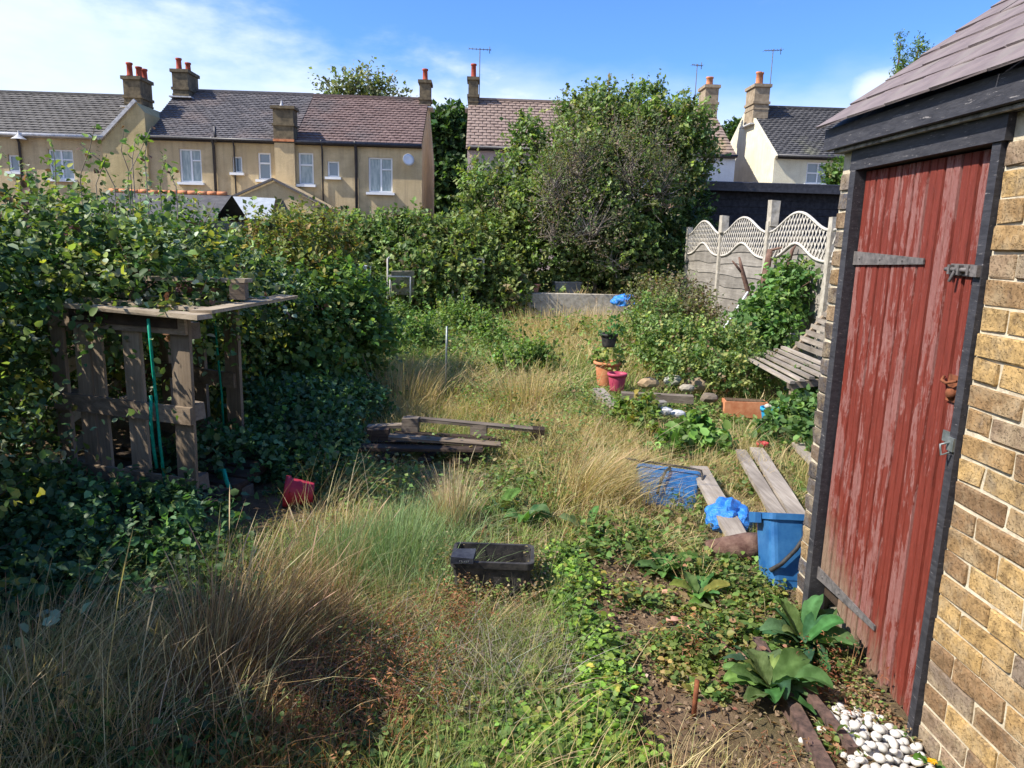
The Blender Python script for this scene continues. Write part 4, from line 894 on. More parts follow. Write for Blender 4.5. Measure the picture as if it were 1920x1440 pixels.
    for a_, b_ in (((0, 0, 0), (0, 0, .68)), ((.38, .1, 0), (.38, .1, .38)), ((0, 0, .38), (.38, .1, .38)), ((0, .35, 0), (0, .35, .38)), ((0, 0, .38), (0, .35, .38)), ((0, .35, .38), (.38, .42, .38)), ((0, 0, .68), (0, .3, .70))): m.tube([p+Vector(a_), p+Vector(b_)], .014, 6)
    m.build('frame', PALEWD, t)
    p = atY(755, 530, 13.0); tag(MB().box(p, (.40, .04, .42), (.2, 0, .1), .01).build('grey_board', CONCD), 'grey board leaning behind the metal chair frame', 'board')
    p = atY(682, 520, 12.8); tag(MB().box(p, (.22, .04, .42), (.2, .1, .3), .01).build('pale_board', PALEW), 'pale blue board leaning in the ivy left of the chair frame', 'board')
    # dead branches and stick by the fence
    def branch(label, pts, r, subs=()):
        t = thing('dead_branch', label, 'branch', pts[0]); MB().tube(pts, r, 7).build('stem', BARKR, t)
        for s_, r2 in subs: MB().tube(s_, r2, 6).build('fork', BARKR, t)
    Q = lambda x, y, Y: atY(x, y, Y)
    branch('forked reddish dead branch leaning left of the middle fence post', [Q(1412, 580, 9.8), Q(1402, 545, 9.8), Q(1392, 510, 9.8), Q(1386, 482, 9.8)], [.04, .035, .03, .014], [([Q(1394, 515, 9.8), Q(1382, 500, 9.8), Q(1373, 489, 9.8)], [.02, .016, .01])])
    branch('thick reddish trunk climbing the middle concrete post', [Q(1434, 575, 9.9), Q(1432, 530, 9.9), Q(1438, 500, 9.95), Q(1444, 468, 10.0)], [.06, .055, .05, .04], [([Q(1443, 470, 10), Q(1462, 465, 9.9), Q(1484, 462, 9.7)], [.022, .018, .010])])
    branch('thin reddish branch rising above the vine leaves', [Q(1476, 520, 9.3), Q(1479, 490, 9.3), Q(1486, 468, 9.3), Q(1492, 460, 9.3)], [.035, .03, .022, .01])
    tag(MB().tube([Q(1356, 618, 9.0), Q(1378, 585, 9.2), Q(1402, 548, 9.4)], .016, 6).build('white_stick', WHITE), 'thin white stick leaning diagonally in front of the fence', 'stick')
    # kerb timbers of the path
    plank('dark timber path edging beside the white pebbles', G(1420, 1195, .055), G(1560, 1450, .055), .045, .08, DARKR, 'path_edging'); plank('second brown timber edging nearer the shed door', G(1500, 1275, .05), G(1600, 1400, .05), .035, .07, DARKR, 'path_edging')
    # brown log lying in the shade
    tag(MB().tube([G(225, 1098, .08), G(300, 1108, .09), G(375, 1130, .07)], [.02, .024, .018], 7).build('fallen_stick', BARK), 'thin fallen stick in the shade behind the foreground straw', 'stick')
    # terracotta shards
    sh = [(1262, 1163, 20, 'longer terracotta shard on the soil above the path'), (1290, 1177, -30, 'second terracotta shard just below the longer one'), (1355, 1212, 60, 'curved terracotta shard beside the big leafed plant'), (1378, 1232, 10, 'pale pinkish shard under the big leafed plant'), (1255, 1112, 0, 'small pink shard among yellow leaves')]
    for x, y, a, lab in sh:
        p = G(x, y, .02); m = MB(); R3 = rotm(20, 10, a); vs = []
        for k in range(5):
            t_ = k/4-.5; vs += [p+R3 @ Vector((t_*.075, .014*(1-abs(t_)), .012*math.cos(t_*2))), p+R3 @ Vector((t_*.075, -.014*(1-abs(t_)), .012*math.cos(t_*2)))]
        vs += [v-Vector((0, 0, .006)) for v in vs]; fs = [(2*k, 2*k+1, 2*k+3, 2*k+2) for k in range(4)]+[(10+2*k+2, 10+2*k+3, 10+2*k+1, 10+2*k) for k in range(4)]+[(2*k+1, 11+2*k, 13+2*k, 2*k+3) for k in range(4)]+[(2*k+2, 12+2*k, 10+2*k, 2*k) for k in range(4)]
        m.add(vs, fs); tag(m.build('terracotta_shard', SHARD), lab, 'shard')
TURQ = m_noise('turquoise_plastic', (.02, .26, .50), (.03, .34, .58), 6, .4); TERRAP = m_noise('pinkish_clay', (.45, .20, .14), (.55, .28, .2), 8, .8)
GREYPL = m_noise('grey_plastic', (.12, .13, .14), (.2, .21, .22), 6, .6); DARKBL = m_noise('dark_blue_plastic', (.015, .018, .03), (.05, .055, .07), 16, .7); DARKR = m_noise('dark_red_timber', (.05, .035, .03), (.16, .10, .08), 10, .9, (3, 3, 3)); SHARD = m_noise('pink_terracotta', (.48, .24, .16), (.62, .36, .26), 12, .85)
things()

def pebbles():
    var = []
    for k in range(8):
        bm = bmesh.new(); bmesh.ops.create_icosphere(bm, subdivisions=2, radius=1)
        ax = Vector((random.uniform(.9, 1.3), random.uniform(.75, 1.0), random.uniform(.6, .8))); w = [Vector((random.gauss(0, 1), random.gauss(0, 1), random.gauss(0, 1))) for _ in range(3)]
        for v in bm.verts: f = 1+.09*sum(math.sin(1.6*v.co.dot(q)) for q in w); v.co = Vector((v.co.x*ax.x, v.co.y*ax.y, v.co.z*ax.z))*f
        me = bpy.data.meshes.new('pebble'); bm.to_mesh(me); bm.free(); me.polygons.foreach_set('use_smooth', [True]*len(me.polygons)); me.materials.append(PEB); var.append(me)
    c = Vector((1.305, 2.01)); placed = []
    for lvl, n, R in ((0, 80, .20), (1, 52, .145), (2, 22, .085)):
        for _ in range(n):
            for _try in range(30):
                a = random.uniform(0, 6.28); r = R*math.sqrt(random.random()); s = random.uniform(.014, .022)
                p = Vector((c.x+r*math.cos(a)*.72, c.y+r*math.sin(a)*1.15, .015+.016*lvl))
                if all((p-q).length > (s+t)*.80 for q, t in placed): break
            else: continue
            placed.append((p, s)); o = bpy.data.objects.new('pebble', random.choice(var)); COL.objects.link(o); o.location = p; o.scale = (s,)*3; o.rotation_euler = (random.uniform(-.5, .5), random.uniform(-.5, .5), random.uniform(0, 6.28))
            tag(o, 'white rounded pebble in the heap at the foot of the outhouse wall', 'pebble', 'white pebbles heaped by the outhouse')
    o = bpy.data.objects.new('pebble', var[0]); COL.objects.link(o); o.location = G(1505, 1389, .02); o.scale = (.017,)*3; tag(o, 'lone white pebble lying left of the dark timber edging', 'pebble')
pebbles()

# ------------------------------------------------------------ vegetation
def B(px, py, Y, rpx, ry=None, rz=1.0):     # an ellipsoid seen at that pixel, at distance Y, radius in photo pixels
    p = atY(px, py, Y); r = rpx*Y/FPX; return (p.x, Y if ry is None else Y, p.z, r, r if ry is None else ry, r*rz)
GREEN = [(4, (.045, .085, .022), 0), (3, (.075, .125, .03), 0), (2, (.12, .17, .045), 0), (.5, (.22, .22, .07), 0)]
DKGREEN = [(5, (.03, .06, .02), 0), (3, (.05, .09, .025), 0), (1, (.09, .13, .04), 0)]
BRAM = [(4, (.034, .066, .022), 0), (3, (.062, .10, .028), 0), (1.5, (.12, .155, .045), 0), (.5, (.34, .33, .06), 0), (.2, (.16, .08, .06), 0), (1.2, (.20, .24, .15), 0)]
TREEC = [(2, (.055, .085, .03), 0), (3, (.10, .14, .05), 0), (2, (.13, .175, .05), 0), (.5, (.2, .19, .08), 0)]
GREYT = [(3, (.20, .17, .125), 0), (2, (.15, .14, .09), 0), (3, (.10, .13, .05), 0), (.5, (.26, .17, .13), 0)]
YELG = [(3, (.16, .17, .045), 0), (3, (.12, .145, .04), 0), (1.5, (.26, .19, .06), 0), (1, (.07, .10, .03), 0)]
def twigs(name, blobs, n, L, r, mat, par, up=.4, steps=4):
    P, N = blob_points(blobs, n, depth=.5); m = MB()
    for p, q in zip(P, N):
        p = Vector(p); d = (Vector(q)+Vector((0, 0, up))+Vector(rng.normal(0, .3, 3))).normalized(); pts = [p-d*L*.5]; l = L*rng.uniform(.5, 1.2)
        for k in range(steps-1): d = (d+Vector(rng.normal(0, .22, 3))).normalized(); pts.append(pts[-1]+d*l/steps)
        m.tube(pts, [r*(1-.75*k/(len(pts)-1)) for k in range(len(pts))], 3, False)
    return m.build(name, mat, par)
def tree_limbs(par, base, ends, r0, mat, name='trunk'):
    m = MB(); base = Vector(base)
    for e in ends:
        e = Vector(e); mid = base.lerp(e, .45)+Vector(rng.normal(0, .12, 3)); m.tube([base+Vector(rng.normal(0, r0*.5, 3))*Vector((1, 1, 0)), base.lerp(mid, .5)+Vector(rng.normal(0, .05, 3)), mid, mid.lerp(e, .5)+Vector(rng.normal(0, .1, 3)), e], [r0, r0*.8, r0*.6, r0*.4, r0*.15], 6)
    return m.build(name, mat, par)
def plants_far():
    # big shrubby tree
    Y = 16
    t = thing('shrub_tree', 'big spreading shrub tree with grey dead patches in front of the houses', 'tree', (2.4, Y, .5))
    green = [B(925, 400, Y, 46), B(902, 372, 15.6, 30), B(895, 330, 16, 14), B(950, 330, 16, 22), B(992, 285, Y, 26, rz=1.4), B(988, 245, Y, 13, rz=1.6), B(1115, 232, 16.3, 48, rz=.85), B(1128, 196, 16.3, 19), B(1205, 215, 16.3, 32, rz=1.1), B(1212, 182, 16.3, 13), B(1275, 252, Y, 42), B(1292, 222, Y, 20), B(1302, 290, 15.8, 30), B(1285, 335, 15.9, 32), B(1085, 300, 15.4, 48), B(1195, 270, 16, 50),
             B(955, 455, 15.6, 50), B(1045, 470, 15.2, 68), B(1150, 470, 15.2, 75), B(1225, 440, 15.6, 60), B(1100, 400, 15.2, 78), B(1190, 370, 15.4, 68), B(1005, 400, 15.2, 58), B(1030, 345, 15.8, 36)]
    foliage('crown', green, 7800, 9, .38, .095, TREEC, t, up=.6, bumpy=.26, bs=2.6, light_top=.35)
    grey = [B(1040, 345, 14.3, 36, rz=1.3), B(1105, 410, 14.1, 40), B(1180, 315, 14.6, 34, rz=1.5), B(1035, 425, 14.2, 28), B(1240, 335, 14.7, 32, rz=1.4), B(1150, 262, 15.2, 30), B(1085, 300, 14.5, 34, rz=1.4), B(1060, 250, 15.6, 20), B(1235, 250, 15.4, 20, rz=1.4), B(950, 400, 15.2, 22), B(1150, 480, 14.2, 24)]
    foliage('dead_foliage', grey, 1500, 8, .5, .06, GREYT, t, up=.9, depth=.6, wide=.6, bumpy=.35)
    twigs('twigs', grey, 480, .9, .011, BARKG, t, up=.9)
    ends = [atY(x, y, 15.8) for x, y in ((930, 380), (990, 250), (1060, 300), (1110, 220), (1200, 190), (1270, 250), (1240, 350), (1160, 320), (1020, 400))]
    tree_limbs(t, (2.9, 15.5, .45), ends, .10, BARK)
    m = MB()
    for k in range(16):
        x = 1050+k*12+random.uniform(-6, 6); m.tube([atY(x, 545, 15.0), atY(x+random.uniform(-6, 6), 510, 15.0), atY(x+random.uniform(-20, 20), 470, 15.1)], [.02, .016, .01], 4, False)
    m.build('stem', BARKG, t)
    # dark tree between the houses
    t = thing('dark_tree', 'dark evergreen tree in the gap between the two middle houses', 'tree', (-1.6, 44, GZ))
    foliage('crown', [B(842, 265, 44, 40, 1.5), B(852, 240, 44, 24, 1.0), B(828, 330, 44, 40, 1.5), B(860, 330, 44, 38, 1.5), B(845, 390, 44, 45, 1.5), B(822, 250, 44, 22, 1)], 3000, 6, .8, .34, DKGREEN, t); tree_limbs(t, atY(845, 420, 44.5), [atY(842, 260, 44), atY(855, 300, 44)], .35, BARK)
    t = thing('distant_tree', 'pale airy tree crown rising behind the red-brown roof', 'tree', (-9, 48, GZ))
    bl = [B(660, 172, 48, 22), B(685, 160, 48, 20), B(640, 182, 48, 18), B(708, 172, 48, 18), B(612, 165, 48, 8), B(745, 188, 48, 11), B(700, 195, 48, 26), B(768, 188, 48, 6), B(640, 200, 48, 26)]
    foliage('crown', bl, 620, 5, 1.1, .26, [(2, (.16, .18, .09), 0), (2, (.09, .115, .045), 0), (1, (.2, .2, .12), 0)], t, depth=.8, bumpy=.3); tree_limbs(t, atY(690, 330, 48), [Vector(b[:3]) for b in bl], .3, BARKG)
    t = thing('distant_tree', 'dark tree top peeping between the brown roof and the cream gable', 'tree', (16, 46, GZ)); foliage('crown', [B(1378, 252, 46, 12), B(1366, 246, 46, 8), B(1388, 245, 46, 8), B(1375, 290, 46, 30)], 700, 5, .5, .25, DKGREEN, t)
    tree_limbs(t, atY(1376, 420, 46.5), [atY(1376, 260, 46), atY(1368, 250, 46)], .2, BARK)
    # conifer fronds above shed roof
    t = thing('conifer', 'bright green conifer tips rising behind the outhouse roof', 'tree', (6.2, 11, 0)); Yc = 11
    fr = [B(1689, 80, Yc, 5, rz=3), B(1690, 110, Yc, 8, rz=2.4), B(1722, 88, Yc, 5, rz=2.6), B(1722, 92, Yc, 8, rz=2.4), B(1735, 108, Yc, 13), B(1700, 135, Yc, 15), B(1720, 125, Yc, 12), B(1680, 148, Yc, 10, rz=1.5), B(1715, 170, Yc, 40), B(1740, 200, Yc, 50), B(1760, 260, Yc, 60)]
    foliage('crown', fr, 3600, 6, .07, .04, [(2, (.10, .16, .035), 0), (2, (.16, .22, .05), 0), (1, (.05, .09, .03), 0)], t, depth=.8, up=.9, wide=.5); tree_limbs(t, (fr[9][0], Yc, .3), [Vector(b[:3]) for b in fr[:7]], .06, BARK)
    t = thing('garden_shrub', 'small light green shrub beyond the black shed beside the cream house', 'shrub', atY(1570, 400, 22)); foliage('crown', [B(1572, 325, 22, 18), B(1585, 345, 22, 20), B(1560, 340, 22, 10)], 350, 5, .3, .12, GREEN, t); tree_limbs(t, atY(1575, 440, 22), [atY(1575, 330, 22)], .06, BARK)
    # ivy / hedge at the back, left of the big tree
    def hedge(label, blobs, n, per, stops, s=.09, cat='hedge', name='ivy_hedge', **kw):
        t = thing(name, label, cat, (blobs[0][0], blobs[0][1], 0)); foliage('leaves', blobs, n, per, .28, s, stops, t, **kw); twigs('stems', blobs, 120, .6, .008, BARKG, t); return t
    IVY = [(3, (.06, .10, .03), 0), (3, (.10, .15, .045), 0), (2, (.17, .21, .08), 0), (1, (.13, .11, .05), 0)]
    hedge('ivy covered hedge across the far end below the tan house', [B(600, 480, 14.5, 56), B(560, 462, 15, 40), B(660, 470, 14.5, 52), B(640, 435, 15, 26), B(720, 490, 14.3, 60), B(780, 475, 14.3, 54), B(700, 445, 15, 28), B(765, 440, 15, 30), B(610, 540, 13.8, 60), B(780, 530, 13.6, 55), B(700, 560, 14.2, 60)], 3800, 8, IVY)
    hedge('yellow-green hedge left of the big shrub tree above the ladder', [B(850, 475, 14.5, 52), B(880, 500, 14.1, 48), B(830, 510, 14.0, 50), B(910, 475, 14.8, 46), B(860, 550, 13.8, 46), B(930, 520, 14.2, 42), B(900, 440, 15, 26), B(820, 450, 14.8, 22), B(945, 560, 13.9, 34)], 3000, 8, [(3, (.11, .15, .045), 0), (3, (.16, .20, .06), 0), (2, (.08, .11, .035), 0), (1, (.18, .15, .07), 0)])
    hedge('dark shrub wall under the tree beside the black shed', [B(1250, 500, 15.2, 60), B(1270, 440, 15.6, 50), B(1290, 400, 15.9, 36), B(1180, 520, 15.4, 50)], 1400, 8, DKGREEN, name='dark_shrub', cat='shrub')
plants_far()

def plants_left():
    # bramble thicket, the big mass at left
    t = thing('bramble_thicket', 'tall dark bramble thicket swallowing the stacked pallets at the left', 'bramble', (-3.2, 4.5, 0))
    big = [(-3.5, 3.55, .92, .80, .8, .78), (-3.65, 4.7, 1.0, .95, 1.0, .76), (-3.2, 5.8, 1.0, 1.0, .9, .80), (-2.7, 6.3, 1.0, .9, .8, .78), (-2.2, 6.0, 1.05, .6, .6, .55), (-2.9, 3.1, .45, .7, .8, .55), (-2.55, 2.4, .25, .65, .8, .45), (-3.3, 2.6, .65, .9, 1.0, .70), (-2.1, 4.75, 1.36, .50, .40, .24), (-2.15, 4.4, 1.24, .40, .28, .16), (-1.95, 4.7, 1.30, .3, .35, .14), (-2.75, 4.75, 1.45, .45, .45, .34), (-3.1, 4.1, 1.35, .45, .45, .40)]
    foliage('leaves', big, 12500, 7, .27, .045, BRAM, t, fine=True, depth=.5, bumpy=.34, bs=3.4, light_top=.25, droop=.35)
    foliage('shoots', big, 420, 14, .55, .036, BRAM[1:], t, fine=True, depth=.1, up=.9, droop=.25)
    twigs('canes', big, 420, .9, .0055, BARKR, t, up=.6, steps=6)
    # canes arching above with seedy heads
    t2 = thing('bramble_sprays', 'tall leafy bramble shoots and seed heads against the ochre gable', 'bramble', (-2.6, 5.0, 1.8)); m = MB(); P = []; D = []
    for x0, y0, x1, y1 in ((150, 330, 178, 235), (215, 350, 150, 270), (245, 330, 232, 245), (248, 300, 262, 250), (240, 330, 283, 240), (105, 350, 95, 262), (275, 340, 276, 262), (180, 345, 200, 290), (330, 350, 325, 310), (60, 370, 50, 320), (300, 350, 310, 300)):
        a, b = atY(x0, y0, 5.2), atY(x1, y1, 5.2+random.uniform(-.3, .3)); mid = a.lerp(b, .5)+Vector((random.uniform(-.04, .04), 0, .02)); m.tube([a-Vector((0, 0, .25)), a, mid, b], [.004, .0035, .003, .002], 4, False)
        for k in range(9): u = .35+.65*k/8; q = a.lerp(b, u)+Vector(rng.normal(0, .012, 3)); P.append(q); D.append(Vector(rng.normal(0, 1, 3)))
    m.build('cane', BARKG, t2); P = np.array(P); D = np.array(D); leaf_mesh('leaves', P, D, unit(rng.normal(0, .5, P.shape)+np.array([0, -.3, .8])), .05*rng.uniform(.6, 1.3, len(P)), palette(len(P), [(3, (.15, .22, .05), 0), (2, (.08, .12, .04), 0), (1.2, (.18, .09, .06), 0)]), LEAF, t2, fine=True)
    # out of frame part of the same hedge line, the thing that shades the left foreground
    t3 = thing('boundary_hedge', 'tall hedge running back along the left boundary', 'hedge', (-3.3, .5, 0))
    foliage('leaves', [(-3.0, 1.6, 1.15, .80, 1.0, 1.25), (-3.05, .3, 1.1, .9, 1.1, 1.3), (-3.1, -1.0, 1.2, .9, 1.1, 1.45), (-3.3, -2.3, 1.0, .9, 1.1, 1.3)], 5000, 6, .28, .11, GREEN, t3); twigs('stems', [(-3.2, 1.0, .7, .6, 1.6, .7)], 60, .8, .01, BARK, t3)
    for lab, bl, pal in (('low bright bramble mound left of the metal rod in the distance', [B(740, 605, 10.5, 36, rz=.45), B(790, 618, 10, 28, rz=.35), B(720, 640, 9.2, 26, rz=.5)], GREEN), ('low yellow-green bramble mound in front of the ladder', [B(860, 598, 11.5, 44, rz=.4), B(910, 612, 10.8, 32, rz=.4), B(930, 640, 10, 24, rz=.4)], GREEN[1:]), ('small green mound just behind the golden straw', [B(1000, 675, 8.6, 24, rz=.4), B(950, 690, 8.2, 24, rz=.3)], GREEN[1:])):
        t = thing('ground_bramble', lab, 'bramble', (bl[0][0], bl[0][1], 0)); foliage('leaves', bl, 600, 7, .30, .05, pal, t, depth=.9, bumpy=.5, bs=4, light_top=.3, droop=.2)
    # bush right of the pallets
    t = thing('bramble_bush', 'rounded bramble bush with yellowing crown right of the pallet stack', 'bush', (-1.9, 7.5, 0))
    yb = [B(560, 480, 8.0, 62), B(510, 470, 7.6, 48), B(610, 500, 8.2, 52), B(540, 540, 7.4, 62)]
    foliage('crown', yb, 1500, 7, .22, .055, YELG, t, fine=False, depth=.4)
    db = [B(560, 610, 7.0, 80), B(500, 640, 6.6, 70), B(630, 570, 7.4, 60), B(640, 640, 7.2, 66), B(560, 700, 6.6, 75), B(480, 560, 7.0, 50), B(680, 615, 7.6, 36)]
    foliage('leaves', db, 3200, 7, .22, .06, GREEN, t, fine=True, depth=.4, light_top=.3, droop=.2); twigs('canes', db, 120, .5, .005, BARKR, t)
    # ivy and nettles at the foot of the bay
    t = thing('nettle_bed', 'dark green nettles and ivy spreading at the foot of the pallet stack', 'nettles', (-1.6, 5.0, 0))
    nb = [(-1.40, 5.6, .12, .42, .5, .30), (-1.3, 5.1, .06, .35, .4, .18), (-1.15, 4.7, .03, .25, .3, .10), (-1.2, 6.2, .1, .4, .4, .22), (-1.9, 3.55, .02, .5, .4, .18), (-2.6, 3.6, .05, .6, .5, .25), (-2.0, 2.9, 0.0, .6, .45, .15), (-1.7, 4.6, .16, .3, .3, .1)]
    foliage('leaves', nb, 3000, 7, .15, .042, [(3, (.035, .085, .035), 0), (2, (.06, .12, .05), 0), (1, (.10, .16, .07), 0)], t, fine=True, depth=.5, up=.8)
plants_left()

def plants_right():
    t = thing('dried_bush', 'brownish seeding bush at the foot of the fence', 'bush', (2.9, 11, 0)); bl = [B(1240, 570, 11.5, 42), B(1210, 560, 11.8, 30), B(1275, 575, 11, 40), B(1255, 610, 10.5, 46), B(1300, 590, 10.8, 32), B(1330, 600, 10.5, 24)]
    foliage('leaves', bl, 1500, 7, .24, .05, [(3, (.17, .14, .08), 0), (3, (.13, .14, .06), 0), (2, (.10, .13, .045), 0), (1, (.22, .13, .08), 0)], t, depth=.7); twigs('stems', bl, 300, .5, .006, BARKG, t, up=.9)
    t = thing('vine', 'green vine with large lobed leaves climbing the fence behind the bench', 'vine', (3.6, 9.0, 0)); bl = [B(1440, 600, 8.6, 34), B(1460, 560, 8.9, 30), B(1480, 530, 9.0, 26), B(1420, 640, 8.3, 36), B(1450, 640, 8.4, 36), B(1475, 595, 8.8, 22), B(1495, 512, 9.0, 13), B(1525, 525, 8.7, 12), B(1410, 600, 8.6, 24)]
    foliage('leaves', bl, 850, 6, .2, .07, [(3, (.06, .12, .035), 0), (3, (.09, .16, .05), 0), (2, (.14, .21, .06), 0)], t, depth=.5, fine=True); twigs('stems', bl, 60, .5, .008, BARKR, t)
    t = thing('ground_bramble', 'low green bramble mound between the pots and the bench', 'bramble', (2.2, 8.6, 0)); bl = [B(1240, 650, 8.6, 52, rz=.8), B(1300, 650, 8.4, 56, rz=.8), B(1360, 660, 8.0, 50, rz=.8), B(1200, 640, 9.5, 44), B(1290, 690, 7.6, 50, rz=.6), B(1360, 700, 7.4, 44, rz=.6), B(1230, 600, 10, 36), B(1420, 690, 7.7, 30)]
    foliage('leaves', bl, 3000, 6, .16, .045, [(3, (.07, .115, .035), 0), (3, (.11, .155, .045), 0), (1.5, (.17, .19, .06), 0), (.6, (.2, .14, .08), 0)], t, depth=.5, fine=False, light_top=.3)
    t = thing('ground_bramble', 'dark leafy bramble between the blue tub and the brick pier', 'bramble', (2.3, 5.9, 0)); bl = [B(1500, 790, 5.9, 44, rz=.8), B(1460, 820, 5.7, 40, rz=.7), B(1525, 830, 5.3, 32), B(1520, 740, 6.8, 34), B(1440, 850, 5.5, 24)]
    foliage('leaves', bl, 800, 6, .14, .055, [(3, (.05, .10, .03), 0), (2, (.09, .15, .04), 0), (1, (.15, .2, .06), 0)], t, fine=True)
    t = thing('weed_bush', 'yellow-green leafy weed clump below the raised bed timber', 'weed', (1.2, 5.8, 0)); bl = [B(1195, 810, 5.9, 34), B(1175, 790, 6.1, 22), B(1225, 835, 5.6, 22), B(1205, 770, 6.1, 20)]
    foliage('leaves', bl, 420, 6, .12, .05, [(3, (.14, .19, .04), 0), (2, (.09, .14, .035), 0), (1, (.25, .22, .05), 0)], t, fine=True)
    t = thing('weed_bush', 'bright green dock clump between the straw and the paired planks', 'weed', (1.6, 5.2, 0)); bl = [B(1300, 820, 5.5, 26), B(1285, 850, 5.3, 32), B(1330, 850, 5.3, 26), B(1255, 860, 5.2, 26)]
    foliage('leaves', bl, 420, 5, .12, .07, [(3, (.10, .18, .04), 0), (2, (.07, .12, .03), 0)], t, fine=True)
    # fallen in front of bench / under
plants_right()

def big_leaf(par, base, az, L, W, rise, mat, col, curl=.5, name='leaf'):
    n = 14; vs = []; fs = []; d = Vector((math.cos(az), math.sin(az), 0)); s = Vector((-d.y, d.x, 0)); base = Vector(base)
    for k in range(n+1):
        u = k/n; w = W*math.sin(math.pi*min(1, max(0, (u*.90+.045)))**.85)**.8*(1 if u > .10 else .35); h = rise*L*(u - curl*u*u*1.1); p = base+d*(L*u*(1-.12*rise*u))+s*(L*.16*math.sin(az*5)*u*u)+Vector((0, 0, h))
        ripple = (.0035*math.sin(u*17+az*5)+.002*math.sin(u*31+az*9))*min(1.6, W/.05)*math.sin(math.pi*u); tw = .25*math.sin(az*3+u*2.2); w *= 1+.10*math.sin(u*13+az*7)*math.sin(math.pi*u)
        vs += [p+s*w/2+Vector((0, 0, w*(.16+tw)+ripple)), p+s*w*.25+Vector((0, 0, w*(.07+tw*.5)-ripple*.5)), p-Vector((0, 0, .003)), p-s*w*.25+Vector((0, 0, w*(.07-tw*.5)+ripple*.5)), p-s*w/2+Vector((0, 0, w*(.16-tw)-ripple))]
    for k in range(n):
        for j in range(4): a = 5*k+j; fs += [(a, a+1, a+6), (a, a+6, a+5)]
    V = np.array([tuple(v) for v in vs]); C = np.tile(np.array(col), (len(V), 1)); mid = np.zeros(len(V), bool); mid[2::5] = True; C[mid] *= 1.35
    o = np_mesh(name, V, np.array(fs), C, mat, par); o.data.polygons.foreach_set('use_smooth', [True]*len(fs)); return o
def rosette(label, c, n, L, W, cols, seed, rise=(.3, 1.1), name='broadleaf_plant'):
    r = random.Random(seed); t = thing(name, label, 'plant', c)
    for k in range(n):
        az = 2.4*k+r.uniform(-.3, .3); ll = L*r.uniform(.6, 1.1); big_leaf(t, Vector(c)+Vector((r.uniform(-.01, .01), r.uniform(-.01, .01), .005)), az, ll, W*ll/L*r.uniform(.85, 1.15), r.uniform(*rise), BROAD, tuple(x*r.uniform(.75, 1.25) for x in r.choice(cols)), r.uniform(.45, .75))
COMF = [(.055, .12, .05), (.08, .155, .055), (.10, .18, .06)]
rosette('large dark green broad leaved plant against the bottom of the red door', (1.32, 2.60, .02), 30, .22, .072, COMF, 1, (.4, 1.9))
rosette('broad leaved plant with pale lower leaves beside the white pebbles', (1.08, 2.32, .02), 28, .21, .075, COMF+[(.15, .22, .07)], 2, (.2, 1.6))
rosette('broad leaved plant with upright pointed leaves behind the black trough', tuple(G(985, 985)), 7, .20, .07, [(.09, .19, .06), (.12, .22, .07)], 3, (.8, 1.7))
rosette('small rosette of two tall pale leaves in the straw at centre', tuple(G(1105, 1000)), 6, .19, .06, [(.10, .20, .06), (.13, .24, .08)], 4, (.8, 1.6))
rosette('leafy green plant left of the tall pale leaves', tuple(G(935, 965)), 7, .17, .06, [(.08, .16, .05), (.12, .21, .05)], 5, (.8, 1.8))
rosette('flat broad leaved rosette low at the bottom centre', tuple(G(890, 1400)), 9, .13, .055, [(.06, .13, .04), (.09, .17, .05)], 6, (.2, .8))
rosette('single upright pale green leaf pair at the bottom edge', tuple(G(850, 1445)), 5, .11, .05, [(.11, .21, .08)], 7, (.9, 1.6))
rosette('lush foxglove like clump left of the rotten log', tuple(G(1245, 1075)), 16, .20, .06, [(.09, .17, .05), (.12, .21, .06), (.07, .13, .04)], 8, (.3, 1.2))
rosette('second lush leafy clump between the log and the path', tuple(G(1310, 1120)), 14, .16, .06, [(.10, .19, .05), (.15, .22, .06), (.2, .22, .07)], 9, (.3, 1.1))
rosette('yellowing leafy rosette above the terracotta shards', tuple(G(1285, 1140)), 9, .12, .05, [(.16, .22, .06), (.22, .2, .07)], 10, (.3, 1.0))
rosette('small green plant with one yellow flower at the wall foot', (1.44, 1.93, .01), 7, .07, .03, [(.14, .21, .06), (.10, .17, .05)], 11, (.4, 1.2), name='flowering_plant')
def yflower():
    p = bpy.data.objects['flowering_plant']; c = Vector((1.425, 1.915, .05))
    for k in range(8): a = k*.785; o = big_leaf(p, c, a, .016, .010, .3, LEAF, (.75, .42, .02), .4, 'petal')
yflower()

